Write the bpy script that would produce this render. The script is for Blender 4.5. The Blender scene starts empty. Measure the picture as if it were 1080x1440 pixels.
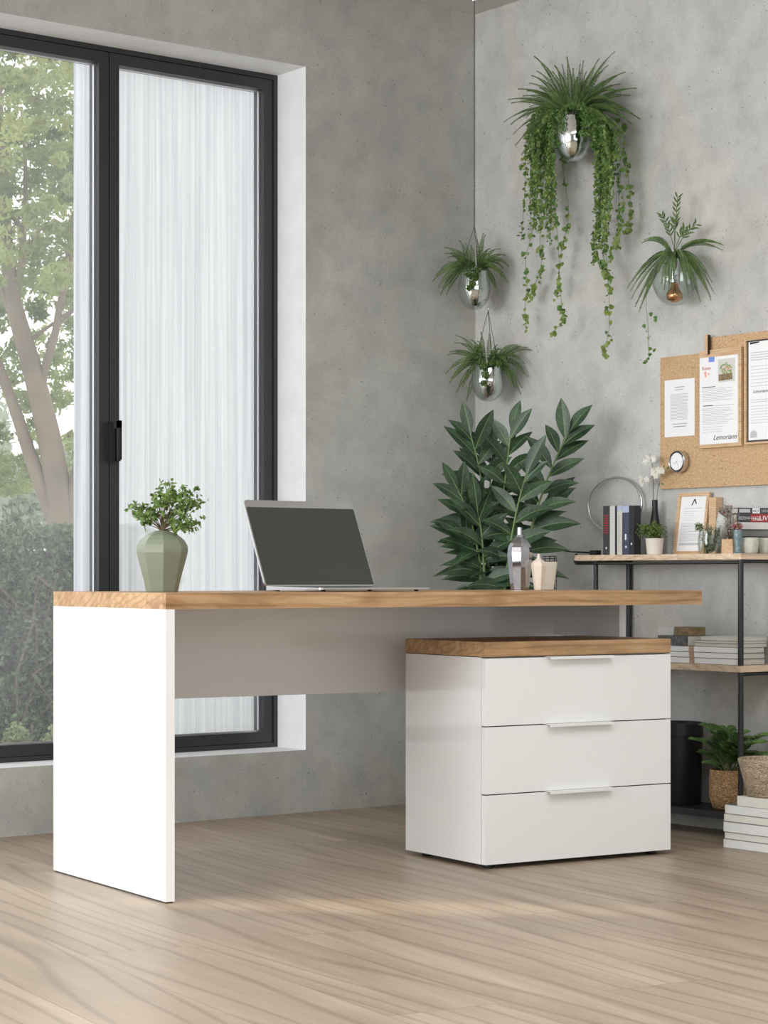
import bpy, bmesh, math, random
from mathutils import Vector, Matrix

random.seed(7)
SC = bpy.context.scene
COL = SC.collection

# ------------------------------------------------------------------ camera
CAM = Vector((-4.9577, -5.8921, 0.79))
FW = Vector((0.6110, 0.7916, 0)).normalized()
RT = Vector((FW.y, -FW.x, 0))
FPX, HOR = 3045.2, 810.07           # focal length in pixels, eye level row (frame 1080x1440)
cd = bpy.data.cameras.new('camera')
cd.sensor_fit = 'HORIZONTAL'
cd.sensor_width = 36
cd.lens = FPX / 1080 * 36
cd.shift_y = (HOR - 720) / 1080
cd.clip_start, cd.clip_end = 0.1, 200
cam = bpy.data.objects.new('camera', cd)
COL.objects.link(cam)
cam.location = CAM
cam.rotation_euler = (math.pi / 2, 0, math.atan2(-FW.x, FW.y))
SC.camera = cam

# ------------------------------------------------------------------ world, lights, exposure
SC.view_settings.view_transform = 'Standard'
SC.view_settings.look = 'None'
SC.view_settings.gamma = 1
SC.view_settings.use_curve_mapping = False
SC.view_settings.exposure = 0.0
w = bpy.data.worlds.new('daylight')
SC.world = w
w.use_nodes = True
bg = w.node_tree.nodes['Background']
bg.inputs[0].default_value = (0.96, 0.975, 1.0, 1)
bg.inputs[1].default_value = 1.6


def area(name, loc, direction, sx, sy, power, color=(1, 1, 1), spread=180):
    l = bpy.data.lights.new(name, 'AREA')
    l.shape = 'RECTANGLE'
    l.size, l.size_y = sx, sy
    l.energy = power
    l.color = color
    l.spread = math.radians(spread)
    o = bpy.data.objects.new(name, l)
    COL.objects.link(o)
    o.location = loc
    o.rotation_euler = Vector(direction).to_track_quat('-Z', 'Y').to_euler()
    return o


area('side_window_daylight', (-7.93, -2.3, 1.5), (1, 0, -0.02), 2.8, 2.1, 215, (0.97, 0.99, 1.0))
area('garden_window_daylight', (-5.2, -0.03, 1.4), (0.15, -1, -0.05), 3.6, 2.2, 90, (0.97, 0.99, 1.0))
area('added_back_fill', (-4.2, -8.42, 1.5), (0.1, 1, 0), 5.5, 2.0, 16, (0.97, 0.99, 1.0))  # added weak fill lamp at the unseen back opening
area('added_overhead_fill', (-2.6, -3.7, 2.77), (0, 0, -1), 3.0, 1.6, 72, (0.96, 0.985, 1.0))  # added overhead fill, no fixture; lights the drawer fronts, leaves the desk underside dark
# warm spot added without a fixture to lay a long streak before the desk
sl = bpy.data.lights.new('added_streak_spot', 'SPOT')
sl.energy = 150
sl.color = (1.0, 0.86, 0.62)
sl.spot_size = math.radians(34)
sl.spot_blend = 1.0
sl.shadow_soft_size = 0.03
so_ = bpy.data.objects.new('added_streak_spot', sl)
COL.objects.link(so_)
_z = (Vector((-2.15, -2.25, 2.72)) - Vector((-1.80, -1.80, 0))).normalized()
_x = Vector((0.715, -0.70, 0)); _x = (_x - _z * _x.dot(_z)).normalized()
_y = _z.cross(_x)
so_.matrix_world = Matrix.Translation((-2.15, -2.25, 2.72)) @ Matrix((_x, _y, _z)).transposed().to_4x4() @ Matrix.Diagonal((1.0, 0.17, 1.0, 1.0))

# ------------------------------------------------------------------ helpers


def ray(px, py):
    return FW + RT * ((px - 540) / FPX) + Vector((0, 0, (HOR - py) / FPX))


def at(px, py, x=None, y=None, z=None, d=None):
    """point of the place seen at a photo position, on the plane x=, y=, z= or at distance d"""
    r = ray(px, py)
    if d is None:
        if x is not None:
            d = (x - CAM.x) / r.x
        elif y is not None:
            d = (y - CAM.y) / r.y
        else:
            d = (z - CAM.z) / r.z
    return CAM + r * d


def yx(px, x):
    return at(px, 800, x=x).y


def zx(px, py, x):
    return at(px, py, x=x).z


def srgb(r, g, b):
    f = lambda c: (c / 255 / 12.92) if c <= 10 else ((c / 255 + 0.055) / 1.055) ** 2.4
    return (f(r), f(g), f(b), 1)


def tag(o, label=None, cat=None, group=None, kind=None):
    if label: o['label'] = label
    if cat: o['category'] = cat
    if group: o['group'] = group
    if kind: o['kind'] = kind
    return o


def empty(name, loc, rz=0, label=None, cat=None, group=None):
    o = bpy.data.objects.new(name, None)
    COL.objects.link(o)
    o.location = loc
    o.rotation_euler = (0, 0, rz)
    o.empty_display_size = 0.05
    return tag(o, label, cat, group)


def obj(name, bm, mats, parent=None, smooth=False, bevel=0, loc=None, auto=None):
    me = bpy.data.meshes.new(name)
    if bevel:
        es = [e for e in bm.edges if len(e.link_faces) == 2 and e.calc_face_angle(0) > 0.6]
        bmesh.ops.bevel(bm, geom=es, offset=bevel, segments=2, affect='EDGES', profile=0.6, clamp_overlap=True)
    bm.to_mesh(me)
    bm.free()
    for m in (mats if isinstance(mats, (list, tuple)) else [mats]):
        me.materials.append(m)
    if smooth:
        for p in me.polygons:
            p.use_smooth = True
    if auto:
        me.set_sharp_from_angle(angle=math.radians(auto))
    o = bpy.data.objects.new(name, me)
    COL.objects.link(o)
    if parent: o.parent = parent
    if loc is not None: o.location = loc
    return o


def box(bm, x0, x1, y0, y1, z0, z1, mi=0, M=None):
    vs = [bm.verts.new((x, y, z)) for x in (x0, x1) for y in (y0, y1) for z in (z0, z1)]
    if M is not None:
        for v in vs: v.co = M @ v.co
    idx = [(0, 1, 3, 2), (4, 6, 7, 5), (0, 4, 5, 1), (2, 3, 7, 6), (0, 2, 6, 4), (1, 5, 7, 3)]
    for f in idx:
        fc = bm.faces.new([vs[i] for i in f])
        fc.material_index = mi
    return vs


def nb(): return bmesh.new()


def boxo(name, x0, x1, y0, y1, z0, z1, mat, parent=None, bevel=0.001):
    bm = nb()
    box(bm, x0, x1, y0, y1, z0, z1)
    return obj(name, bm, mat, parent, bevel=bevel)


def lathe(bm, prof, n=32, mi=0, cx=0, cy=0, rot=0, cap0=True, cap1=True):
    rings = []
    for r, z in prof:
        rings.append([bm.verts.new((cx + r * math.cos(rot + 2 * math.pi * i / n), cy + r * math.sin(rot + 2 * math.pi * i / n), z)) for i in range(n)])
    for a, b in zip(rings, rings[1:]):
        for i in range(n):
            f = bm.faces.new((a[i], a[(i + 1) % n], b[(i + 1) % n], b[i]))
            f.material_index = mi
    if cap0: bm.faces.new(rings[0][::-1]).material_index = mi
    if cap1: bm.faces.new(rings[-1]).material_index = mi
    return rings


def tube(bm, pts, r, n=8, mi=0, closed=False):
    pts = [Vector(p) for p in pts]
    N = len(pts)
    rs = r if isinstance(r, (list, tuple)) else [r] * N
    rings = []
    prev = None
    for i, p in enumerate(pts):
        if closed: t = pts[(i + 1) % N] - pts[i - 1]
        else: t = pts[min(i + 1, N - 1)] - pts[max(i - 1, 0)]
        t.normalize()
        if prev is None:
            a = t.orthogonal().normalized()
        else:
            a = prev - t * prev.dot(t)
            if a.length < 1e-6: a = t.orthogonal()
            a.normalize()
        prev = a
        b = t.cross(a)
        rings.append([bm.verts.new(p + (a * math.cos(2 * math.pi * k / n) + b * math.sin(2 * math.pi * k / n)) * rs[i]) for k in range(n)])
    prs = list(zip(rings, rings[1:])) + ([(rings[-1], rings[0])] if closed else [])
    for a, b in prs:
        for k in range(n):
            f = bm.faces.new((a[k], a[(k + 1) % n], b[(k + 1) % n], b[k]))
            f.material_index = mi
            f.smooth = True
    if not closed:
        for rr in (rings[0][::-1], rings[-1]):
            bm.faces.new(rr).material_index = mi


def bez(p0, p1, p2, n):
    return [(1 - t) ** 2 * p0 + 2 * t * (1 - t) * p1 + t * t * p2 for t in [i / n for i in range(n + 1)]]


def leaf(bm, base, d, up, L, W, droop=0.2, n=4, mi=0, fold=0.15, wmax=0.45):
    """a pointed leaf: three rows of vertices with a folded mid rib and a drooping tip"""
    d = d.normalized()
    s = d.cross(up)
    if s.length < 1e-4: s = d.orthogonal()
    s.normalize()
    u = s.cross(d).normalized()
    rows = []
    for i in range(n + 1):
        t = i / n
        wd = W * 0.5 * (math.sin(math.pi * t ** (math.log(0.5) / math.log(wmax)))) if 0 < i < n else 0
        c = base + d * (L * t) - Vector((0, 0, 1)) * (droop * L * t * t)
        if wd == 0: rows.append([bm.verts.new(c)])
        else: rows.append([bm.verts.new(c - s * wd + u * wd * fold * 2), bm.verts.new(c), bm.verts.new(c + s * wd + u * wd * fold * 2)])
    for a, b in zip(rows, rows[1:]):
        if len(a) == 1:
            fs = [(a[0], b[1], b[0]), (a[0], b[2], b[1])]
        elif len(b) == 1:
            fs = [(a[0], a[1], b[0]), (a[1], a[2], b[0])]
        else:
            fs = [(a[0], a[1], b[1], b[0]), (a[1], a[2], b[2], b[1])]
        for f in fs:
            fc = bm.faces.new(f)
            fc.material_index = mi
            fc.smooth = True


def ribbed_leaf(bm, base, d, up, L, W, droop, n=9, mi=1, rib=0, fold=.14, wmax=.45):
    d = d.normalized()
    s = d.cross(up).normalized()
    u = s.cross(d).normalized()
    rows = []
    for i in range(n + 1):
        t = i / n
        wd = W * 0.5 * math.sin(math.pi * t ** (math.log(0.5) / math.log(wmax))) if 0 < i < n else W * .012
        wr = W * .028 * (1 - .7 * t)
        wd = max(wd, wr * 1.2)
        c = base + d * (L * t) - Vector((0, 0, 1)) * (droop * L * t * t)
        rows.append([bm.verts.new(c + s * o + u * abs(o) * fold * 2) for o in (-wd, -wr, wr, wd)])
    for a, b in zip(rows, rows[1:]):
        for k in range(3):
            f = bm.faces.new((a[k], a[k + 1], b[k + 1], b[k]))
            f.material_index = rib if k == 1 else mi
            f.smooth = True


def rnd_dir():
    while True:
        v = Vector((random.uniform(-1, 1), random.uniform(-1, 1), random.uniform(-1, 1)))
        if 0.05 < v.length < 1: return v.normalized()


def quad_leaf(bm, c, L, W, mi=0, d=None):
    d = d or rnd_dir()
    s = d.cross(rnd_dir())
    if s.length < 1e-3: s = d.orthogonal()
    s.normalize()
    vs = [bm.verts.new(c - d * L / 2), bm.verts.new(c + s * W / 2), bm.verts.new(c + d * L / 2), bm.verts.new(c - s * W / 2)]
    bm.faces.new(vs).material_index = mi


def text_mesh(body, size, ink, align='CENTER', shear=0.0, extrude=0.0002):
    cu = bpy.data.curves.new('lettering', 'FONT')
    cu.body = body
    cu.size = size
    cu.align_x = align
    cu.shear = shear
    cu.extrude = extrude
    cu.resolution_u = 3
    o = bpy.data.objects.new('lettering', cu)
    COL.objects.link(o)
    bpy.context.view_layer.update()
    dg = bpy.context.evaluated_depsgraph_get()
    me = bpy.data.meshes.new_from_object(o.evaluated_get(dg))
    bpy.data.objects.remove(o)
    return me


def add_text(bm, body, size, M, mi, align='CENTER', shear=0.0):
    """merge lettering (in its own xy plane) into a bmesh through the matrix M"""
    me = text_mesh(body, size, None, align, shear)
    n0 = len(bm.verts)
    f0 = len(bm.faces)
    bm.from_mesh(me)
    bm.verts.ensure_lookup_table()
    bm.faces.ensure_lookup_table()
    for v in bm.verts[n0:]: v.co = M @ v.co
    for f in bm.faces[f0:]: f.material_index = mi


# ------------------------------------------------------------------ materials
def new_mat(name):
    m = bpy.data.materials.new(name)
    m.use_nodes = True
    return m, m.node_tree.nodes, m.node_tree.links, m.node_tree.nodes['Principled BSDF']


def plain(name, col, rough=0.5, metal=0.0, spec=0.5, bump=0.0, bscale=200, coat=0.0, var=0.0, vscale=20):
    m, N, L, P = new_mat(name)
    P.inputs['Base Color'].default_value = col
    P.inputs['Roughness'].default_value = rough
    P.inputs['Metallic'].default_value = metal
    P.inputs['Specular IOR Level'].default_value = spec
    P.inputs['Coat Weight'].default_value = coat
    P.inputs['Coat Roughness'].default_value = 0.03
    if bump or var:
        tc = N.new('ShaderNodeTexCoord')
        nz = N.new('ShaderNodeTexNoise')
        nz.inputs['Scale'].default_value = vscale if var else bscale
        nz.inputs['Detail'].default_value = 4
        L.new(tc.outputs['Object'], nz.inputs['Vector'])
    if var:
        r = N.new('ShaderNodeValToRGB')
        r.color_ramp.elements[0].position = 0.3
        r.color_ramp.elements[1].position = 0.7
        r.color_ramp.elements[0].color = tuple(c * (1 - var) for c in col[:3]) + (1,)
        r.color_ramp.elements[1].color = tuple(min(1, c * (1 + var)) for c in col[:3]) + (1,)
        L.new(nz.outputs['Fac'], r.inputs['Fac'])
        L.new(r.outputs['Color'], P.inputs['Base Color'])
    if bump:
        n2 = N.new('ShaderNodeTexNoise')
        n2.inputs['Scale'].default_value = bscale
        L.new(tc.outputs['Object'], n2.inputs['Vector'])
        b = N.new('ShaderNodeBump')
        b.inputs['Strength'].default_value = bump
        b.inputs['Distance'].default_value = 0.002
        L.new(n2.outputs['Fac'], b.inputs['Height'])
        L.new(b.outputs['Normal'], P.inputs['Normal'])
    return m


def ramp(N, stops):
    r = N.new('ShaderNodeValToRGB')
    while len(r.color_ramp.elements) < len(stops): r.color_ramp.elements.new(0.5)
    for e, (p, c) in zip(r.color_ramp.elements, stops):
        e.position = p
        e.color = c if len(c) == 4 else tuple(c) + (1,)
    return r


def mixrgb(N, L, mode, fac, a, b):
    m = N.new('ShaderNodeMix')
    m.data_type = 'RGBA'
    m.blend_type = mode
    if isinstance(fac, (int, float)): m.inputs[0].default_value = fac
    else: L.new(fac, m.inputs[0])
    for s, v in ((6, a), (7, b)):
        if isinstance(v, tuple): m.inputs[s].default_value = v
        else: L.new(v, m.inputs[s])
    return m.outputs[2]


def noise(N, L, vec, scale, detail=4, rough=0.5, dist=0.0):
    n = N.new('ShaderNodeTexNoise')
    n.inputs['Scale'].default_value = scale
    n.inputs['Detail'].default_value = detail
    n.inputs['Roughness'].default_value = rough
    n.inputs['Distortion'].default_value = dist
    L.new(vec, n.inputs['Vector'])
    return n.outputs['Fac']


def mapping(N, L, scale=(1, 1, 1), rot=(0, 0, 0), src='Object', loc=(0, 0, 0)):
    tc = N.new('ShaderNodeTexCoord')
    mp = N.new('ShaderNodeMapping')
    mp.inputs['Scale'].default_value = scale
    mp.inputs['Rotation'].default_value = rot
    mp.inputs['Location'].default_value = loc
    L.new(tc.outputs[src], mp.inputs['Vector'])
    return mp.outputs['Vector']


def concrete(name, base=0.36, tint=(1.0, 1.0, 0.965), contrast=1.0):
    m, N, L, P = new_mat(name)
    v = mapping(N, L)
    c = lambda k: tuple(base * k * t for t in tint) + (1,)
    big = noise(N, L, v, 1.3, 5, 0.6, 0.6)
    r1 = ramp(N, [(0.3, c(1 - 0.16 * contrast)), (0.55, c(1.0)), (0.75, c(1 + 0.16 * contrast))])
    L.new(big, r1.inputs['Fac'])
    med = noise(N, L, v, 9, 6, 0.65, 0.3)
    r2 = ramp(N, [(0.28, (0.8, 0.8, 0.81)), (0.55, (1.02, 1.02, 1.0)), (0.75, (1.14, 1.14, 1.12))])
    L.new(med, r2.inputs['Fac'])
    col = mixrgb(N, L, 'MULTIPLY', 0.8, r1.outputs['Color'], r2.outputs['Color'])
    fine = noise(N, L, v, 170, 3, 0.7)
    r3 = ramp(N, [(0.3, (0.86, 0.86, 0.86)), (0.7, (1.12, 1.12, 1.12))])
    L.new(fine, r3.inputs['Fac'])
    col = mixrgb(N, L, 'MULTIPLY', 0.8, col, r3.outputs['Color'])
    # brownish patches
    pat = noise(N, L, v, 2.1, 3, 0.5, 1.0)
    r4 = ramp(N, [(0.5, (1, 1, 1)), (0.75, (1.04, 0.985, 0.94))])
    L.new(pat, r4.inputs['Fac'])
    col = mixrgb(N, L, 'MULTIPLY', 1.0, col, r4.outputs['Color'])
    # pits
    vo = N.new('ShaderNodeTexVoronoi')
    vo.inputs['Scale'].default_value = 48
    vo.inputs['Randomness'].default_value = 1
    dv = mixrgb(N, L, 'ADD', 0.03, v, med)
    L.new(dv, vo.inputs['Vector'])
    gate = noise(N, L, v, 13, 2)
    mt = N.new('ShaderNodeMath'); mt.operation = 'MULTIPLY_ADD'
    L.new(gate, mt.inputs[0]); mt.inputs[1].default_value = -0.35
    mt.inputs[2].default_value = 0.262
    lt = N.new('ShaderNodeMath'); lt.operation = 'LESS_THAN'
    L.new(vo.outputs['Distance'], lt.inputs[0]); L.new(mt.outputs[0], lt.inputs[1])
    col = mixrgb(N, L, 'MULTIPLY', lt.outputs[0], col, (0.55, 0.54, 0.53, 1))
    L.new(col, P.inputs['Base Color'])
    P.inputs['Roughness'].default_value = 0.85
    P.inputs['Specular IOR Level'].default_value = 0.25
    b = N.new('ShaderNodeBump')
    b.inputs['Strength'].default_value = 0.5
    b.inputs['Distance'].default_value = 0.004
    L.new(mixrgb(N, L, 'ADD', 0.5, med, fine), b.inputs['Height'])
    L.new(b.outputs['Normal'], P.inputs['Normal'])
    return m


def oak(name, dark, mid, light, scale=1.0, rough=0.45, rot=(0, 0, 0), knots=True):
    """wood with the grain along x"""
    m, N, L, P = new_mat(name)
    v = mapping(N, L, (1.2 * scale, 9 * scale, 9 * scale), rot)
    g = noise(N, L, v, 2.2, 6, 0.6, 1.2)
    r = ramp(N, [(0.25, dark), (0.5, mid), (0.75, light)])
    L.new(g, r.inputs['Fac'])
    v2 = mapping(N, L, (6 * scale, 150 * scale, 150 * scale), rot)
    f = noise(N, L, v2, 1.5, 3, 0.6)
    r2 = ramp(N, [(0.3, (0.86, 0.84, 0.82)), (0.6, (1.03, 1.03, 1.03))])
    L.new(f, r2.inputs['Fac'])
    col = mixrgb(N, L, 'MULTIPLY', 0.8, r.outputs['Color'], r2.outputs['Color'])
    wv = N.new('ShaderNodeTexWave')
    wv.wave_type = 'RINGS'
    wv.inputs['Scale'].default_value = 2.2
    wv.inputs['Distortion'].default_value = 7
    wv.inputs['Detail'].default_value = 3
    wv.inputs['Detail Scale'].default_value = 0.9
    v3 = mapping(N, L, (0.9 * scale, 7 * scale, 7 * scale), rot, loc=(0.3, 0.7, 0.2))
    L.new(v3, wv.inputs['Vector'])
    r3 = ramp(N, [(0.0, (0.72, 0.66, 0.6)), (0.3, (1, 1, 1))])
    L.new(wv.outputs['Fac'], r3.inputs['Fac'])
    col = mixrgb(N, L, 'MULTIPLY', 0.75, col, r3.outputs['Color'])
    if knots:
        vo = N.new('ShaderNodeTexVoronoi')
        vo.inputs['Scale'].default_value = 1.0
        v4 = mapping(N, L, (5.5 * scale, 11 * scale, 11 * scale), rot)
        L.new(mixrgb(N, L, 'ADD', 0.12, v4, g), vo.inputs['Vector'])
        r5 = ramp(N, [(0.0, (0.55, 0.42, 0.3)), (0.16, (0.8, 0.72, 0.64)), (0.28, (1, 1, 1))])
        L.new(vo.outputs['Distance'], r5.inputs['Fac'])
        col = mixrgb(N, L, 'MULTIPLY', 0.75, col, r5.outputs['Color'])
    L.new(col, P.inputs['Base Color'])
    P.inputs['Roughness'].default_value = rough
    b = N.new('ShaderNodeBump')
    b.inputs['Strength'].default_value = 0.15
    b.inputs['Distance'].default_value = 0.001
    L.new(f, b.inputs['Height'])
    L.new(b.outputs['Normal'], P.inputs['Normal'])
    return m


def floor_mat():
    m, N, L, P = new_mat('pale_oak_planks')
    R = -math.radians(90 - 8)     # planks run almost along the right wall
    v = mapping(N, L, (1, 1, 1), (0, 0, R))
    br = N.new('ShaderNodeTexBrick')
    br.inputs['Scale'].default_value = 1.0
    br.inputs['Brick Width'].default_value = 2.3
    br.inputs['Row Height'].default_value = 0.24
    br.inputs['Mortar Size'].default_value = 0.0009
    br.inputs['Mortar Smooth'].default_value = 0.3
    br.offset = 0.37
    br.inputs['Color1'].default_value = (0, 0, 0, 1)
    br.inputs['Color2'].default_value = (1, 1, 1, 1)
    br.inputs['Mortar'].default_value = (0.5, 0.5, 0.5, 1)
    L.new(v, br.inputs['Vector'])
    # per-plank offset of the grain
    sc = N.new('ShaderNodeVectorMath'); sc.operation = 'SCALE'
    sc.inputs[3].default_value = 7.0
    L.new(br.outputs['Color'], sc.inputs[0])
    ad = N.new('ShaderNodeVectorMath'); ad.operation = 'ADD'
    L.new(v, ad.inputs[0]); L.new(sc.outputs[0], ad.inputs[1])
    mp = N.new('ShaderNodeMapping')
    mp.inputs['Scale'].default_value = (0.5, 3.6, 1)
    L.new(ad.outputs[0], mp.inputs['Vector'])
    g = noise(N, L, mp.outputs['Vector'], 1.6, 5, 0.55, 1.0)
    r = ramp(N, [(0.28, srgb(148, 132, 115)), (0.5, srgb(166, 149, 131)), (0.72, srgb(182, 166, 148))])
    L.new(g, r.inputs['Fac'])
    # cathedral rings
    wv = N.new('ShaderNodeTexWave')
    wv.wave_type = 'BANDS'
    wv.bands_direction = 'Y'
    wv.inputs['Scale'].default_value = 1.5
    wv.inputs['Distortion'].default_value = 22
    wv.inputs['Detail'].default_value = 2.2
    wv.inputs['Detail Scale'].default_value = 0.55
    wv.inputs['Detail Roughness'].default_value = 0.4
    mp2 = N.new('ShaderNodeMapping')
    mp2.inputs['Scale'].default_value = (0.45, 3.2, 1)
    L.new(ad.outputs[0], mp2.inputs['Vector'])
    L.new(mp2.outputs['Vector'], wv.inputs['Vector'])
    r3 = ramp(N, [(0.0, (0.64, 0.60, 0.56)), (0.14, (0.96, 0.96, 0.96)), (0.5, (1, 1, 1))])
    L.new(wv.outputs['Fac'], r3.inputs['Fac'])
    col = mixrgb(N, L, 'MULTIPLY', 0.6, r.outputs['Color'], r3.outputs['Color'])
    mp3 = N.new('ShaderNodeMapping')
    mp3.inputs['Scale'].default_value = (5, 150, 1)
    L.new(ad.outputs[0], mp3.inputs['Vector'])
    f = noise(N, L, mp3.outputs['Vector'], 1.2, 3, 0.6)
    r4 = ramp(N, [(0.3, (0.9, 0.89, 0.88)), (0.65, (1.03, 1.03, 1.03))])
    L.new(f, r4.inputs['Fac'])
    col = mixrgb(N, L, 'MULTIPLY', 0.9, col, r4.outputs['Color'])
    # plank tone
    r6 = ramp(N, [(0.0, (0.93, 0.92, 0.91)), (1.0, (1.04, 1.04, 1.04))])
    L.new(br.outputs['Color'], r6.inputs['Fac'])
    col = mixrgb(N, L, 'MULTIPLY', 0.8, col, r6.outputs['Color'])
    col = mixrgb(N, L, 'MULTIPLY', br.outputs['Fac'], col, (0.62, 0.58, 0.54, 1))
    L.new(col, P.inputs['Base Color'])
    P.inputs['Roughness'].default_value = 0.42
    P.inputs['Specular IOR Level'].default_value = 0.4
    b = N.new('ShaderNodeBump')
    b.inputs['Strength'].default_value = 0.12
    b.inputs['Distance'].default_value = 0.001
    L.new(f, b.inputs['Height'])
    L.new(b.outputs['Normal'], P.inputs['Normal'])
    return m


def cork(name):
    m, N, L, P = new_mat(name)
    v = mapping(N, L)
    a = noise(N, L, v, 160, 4, 0.75)
    r = ramp(N, [(0.3, srgb(166, 134, 100)), (0.5, srgb(196, 164, 126)), (0.72, srgb(214, 186, 152))])
    L.new(a, r.inputs['Fac'])
    b = noise(N, L, mapping(N, L, (1, 1, 3)), 40, 3, 0.6)
    r2 = ramp(N, [(0.30, (0.6, 0.5, 0.42)), (0.36, (1, 1, 1))])
    L.new(b, r2.inputs['Fac'])
    L.new(mixrgb(N, L, 'MULTIPLY', 0.8, r.outputs['Color'], r2.outputs['Color']), P.inputs['Base Color'])
    P.inputs['Roughness'].default_value = 0.9
    return m


def leaf_mat(name, c1, c2, trans=0.3, rough=0.4, scale=30, veins=False, spec=0.5):
    m, N, L, P = new_mat(name)
    v = mapping(N, L)
    n = noise(N, L, v, scale, 2)
    r = ramp(N, [(0.3, c1), (0.7, c2)])
    L.new(n, r.inputs['Fac'])
    col = r.outputs['Color']
    if veins:
        n2 = noise(N, L, v, 170, 2, 0.6)
        r2 = ramp(N, [(0.5, (1, 1, 1)), (0.62, (1.9, 1.8, 1.9))])
        L.new(n2, r2.inputs['Fac'])
        col = mixrgb(N, L, 'MULTIPLY', 0.7, col, r2.outputs['Color'])
    L.new(col, P.inputs['Base Color'])
    P.inputs['Roughness'].default_value = rough
    P.inputs['Specular IOR Level'].default_value = spec
    out = N['Material Output']
    tr = N.new('ShaderNodeBsdfTranslucent')
    L.new(col, tr.inputs['Color'])
    mx = N.new('ShaderNodeMixShader')
    mx.inputs[0].default_value = trans
    L.new(P.outputs[0], mx.inputs[1]); L.new(tr.outputs[0], mx.inputs[2])
    L.new(mx.outputs[0], out.inputs['Surface'])
    return m


def glass(name, tint=(1, 1, 1, 1), ior=1.45, haze=0.0):
    m, N, L, P = new_mat(name)
    N.remove(P)
    out = N['Material Output']
    tr = N.new('ShaderNodeBsdfTransparent'); tr.inputs[0].default_value = tint
    gl = N.new('ShaderNodeBsdfGlossy'); gl.inputs['Roughness'].default_value = 0.02
    lw = N.new('ShaderNodeLayerWeight'); lw.inputs[0].default_value = 0.5
    pw_ = N.new('ShaderNodeMath'); pw_.operation = 'POWER'; pw_.inputs[1].default_value = 3.5
    L.new(lw.outputs['Facing'], pw_.inputs[0])
    fr = N.new('ShaderNodeMath'); fr.operation = 'MULTIPLY_ADD'
    L.new(pw_.outputs[0], fr.inputs[0]); fr.inputs[1].default_value = 0.7; fr.inputs[2].default_value = (ior - 1) ** 2 / (ior + 1) ** 2
    mx = N.new('ShaderNodeMixShader')
    L.new(fr.outputs[0], mx.inputs[0]); L.new(tr.outputs[0], mx.inputs[1]); L.new(gl.outputs[0], mx.inputs[2])
    last = mx.outputs[0]
    if haze:  # white film in the pane stands in for outdoor haze and glare
        df = N.new('ShaderNodeBsdfTranslucent'); df.inputs[0].default_value = (1, 1, 1, 1)
        m2 = N.new('ShaderNodeMixShader')
        v = mapping(N, L)
        n = noise(N, L, v, 1.5, 3, 0.6)
        r = ramp(N, [(0.3, (haze * .6,) * 3), (0.7, (haze * 1.5,) * 3)])
        L.new(n, r.inputs['Fac'])
        L.new(r.outputs['Color'], m2.inputs[0]); L.new(last, m2.inputs[1]); L.new(df.outputs[0], m2.inputs[2])
        last = m2.outputs[0]
    L.new(last, out.inputs['Surface'])
    return m


def sheer(name, trans=0.6):
    m, N, L, P = new_mat(name)
    out = N['Material Output']
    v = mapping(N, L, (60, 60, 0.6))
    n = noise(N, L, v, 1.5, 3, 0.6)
    r = ramp(N, [(0.3, (0.66, 0.665, 0.70)), (0.66, (0.97, 0.963, 0.985))])  # upright grey streaks put fold shading into the cloth colour
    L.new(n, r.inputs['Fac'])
    P.inputs['Roughness'].default_value = 0.95
    L.new(r.outputs['Color'], P.inputs['Base Color'])
    tl = N.new('ShaderNodeBsdfTranslucent'); L.new(r.outputs['Color'], tl.inputs[0])
    mx = N.new('ShaderNodeMixShader'); mx.inputs[0].default_value = trans
    L.new(P.outputs[0], mx.inputs[1]); L.new(tl.outputs[0], mx.inputs[2])
    tp = N.new('ShaderNodeBsdfTransparent')
    m2 = N.new('ShaderNodeMixShader'); m2.inputs[0].default_value = 0.12
    L.new(mx.outputs[0], m2.inputs[1]); L.new(tp.outputs[0], m2.inputs[2])
    L.new(m2.outputs[0], out.inputs['Surface'])
    return m


def woven(name, c1, c2, sc=160):
    m, N, L, P = new_mat(name)
    v = mapping(N, L, (1, 1, 1.6))
    vo = N.new('ShaderNodeTexVoronoi'); vo.inputs['Scale'].default_value = sc
    L.new(v, vo.inputs['Vector'])
    r = ramp(N, [(0.1, c2), (0.55, c1)])
    L.new(vo.outputs['Distance'], r.inputs['Fac'])
    n = noise(N, L, v, 60, 2)
    r2 = ramp(N, [(0.35, (0.75, 0.72, 0.7)), (0.65, (1.1, 1.1, 1.1))])
    L.new(n, r2.inputs['Fac'])
    L.new(mixrgb(N, L, 'MULTIPLY', 0.8, r.outputs['Color'], r2.outputs['Color']), P.inputs['Base Color'])
    P.inputs['Roughness'].default_value = 0.9
    b = N.new('ShaderNodeBump'); b.inputs['Strength'].default_value = 1.0; b.inputs['Distance'].default_value = 0.004
    L.new(vo.outputs['Distance'], b.inputs['Height']); b.invert = True
    L.new(b.outputs['Normal'], P.inputs['Normal'])
    return m


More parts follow.
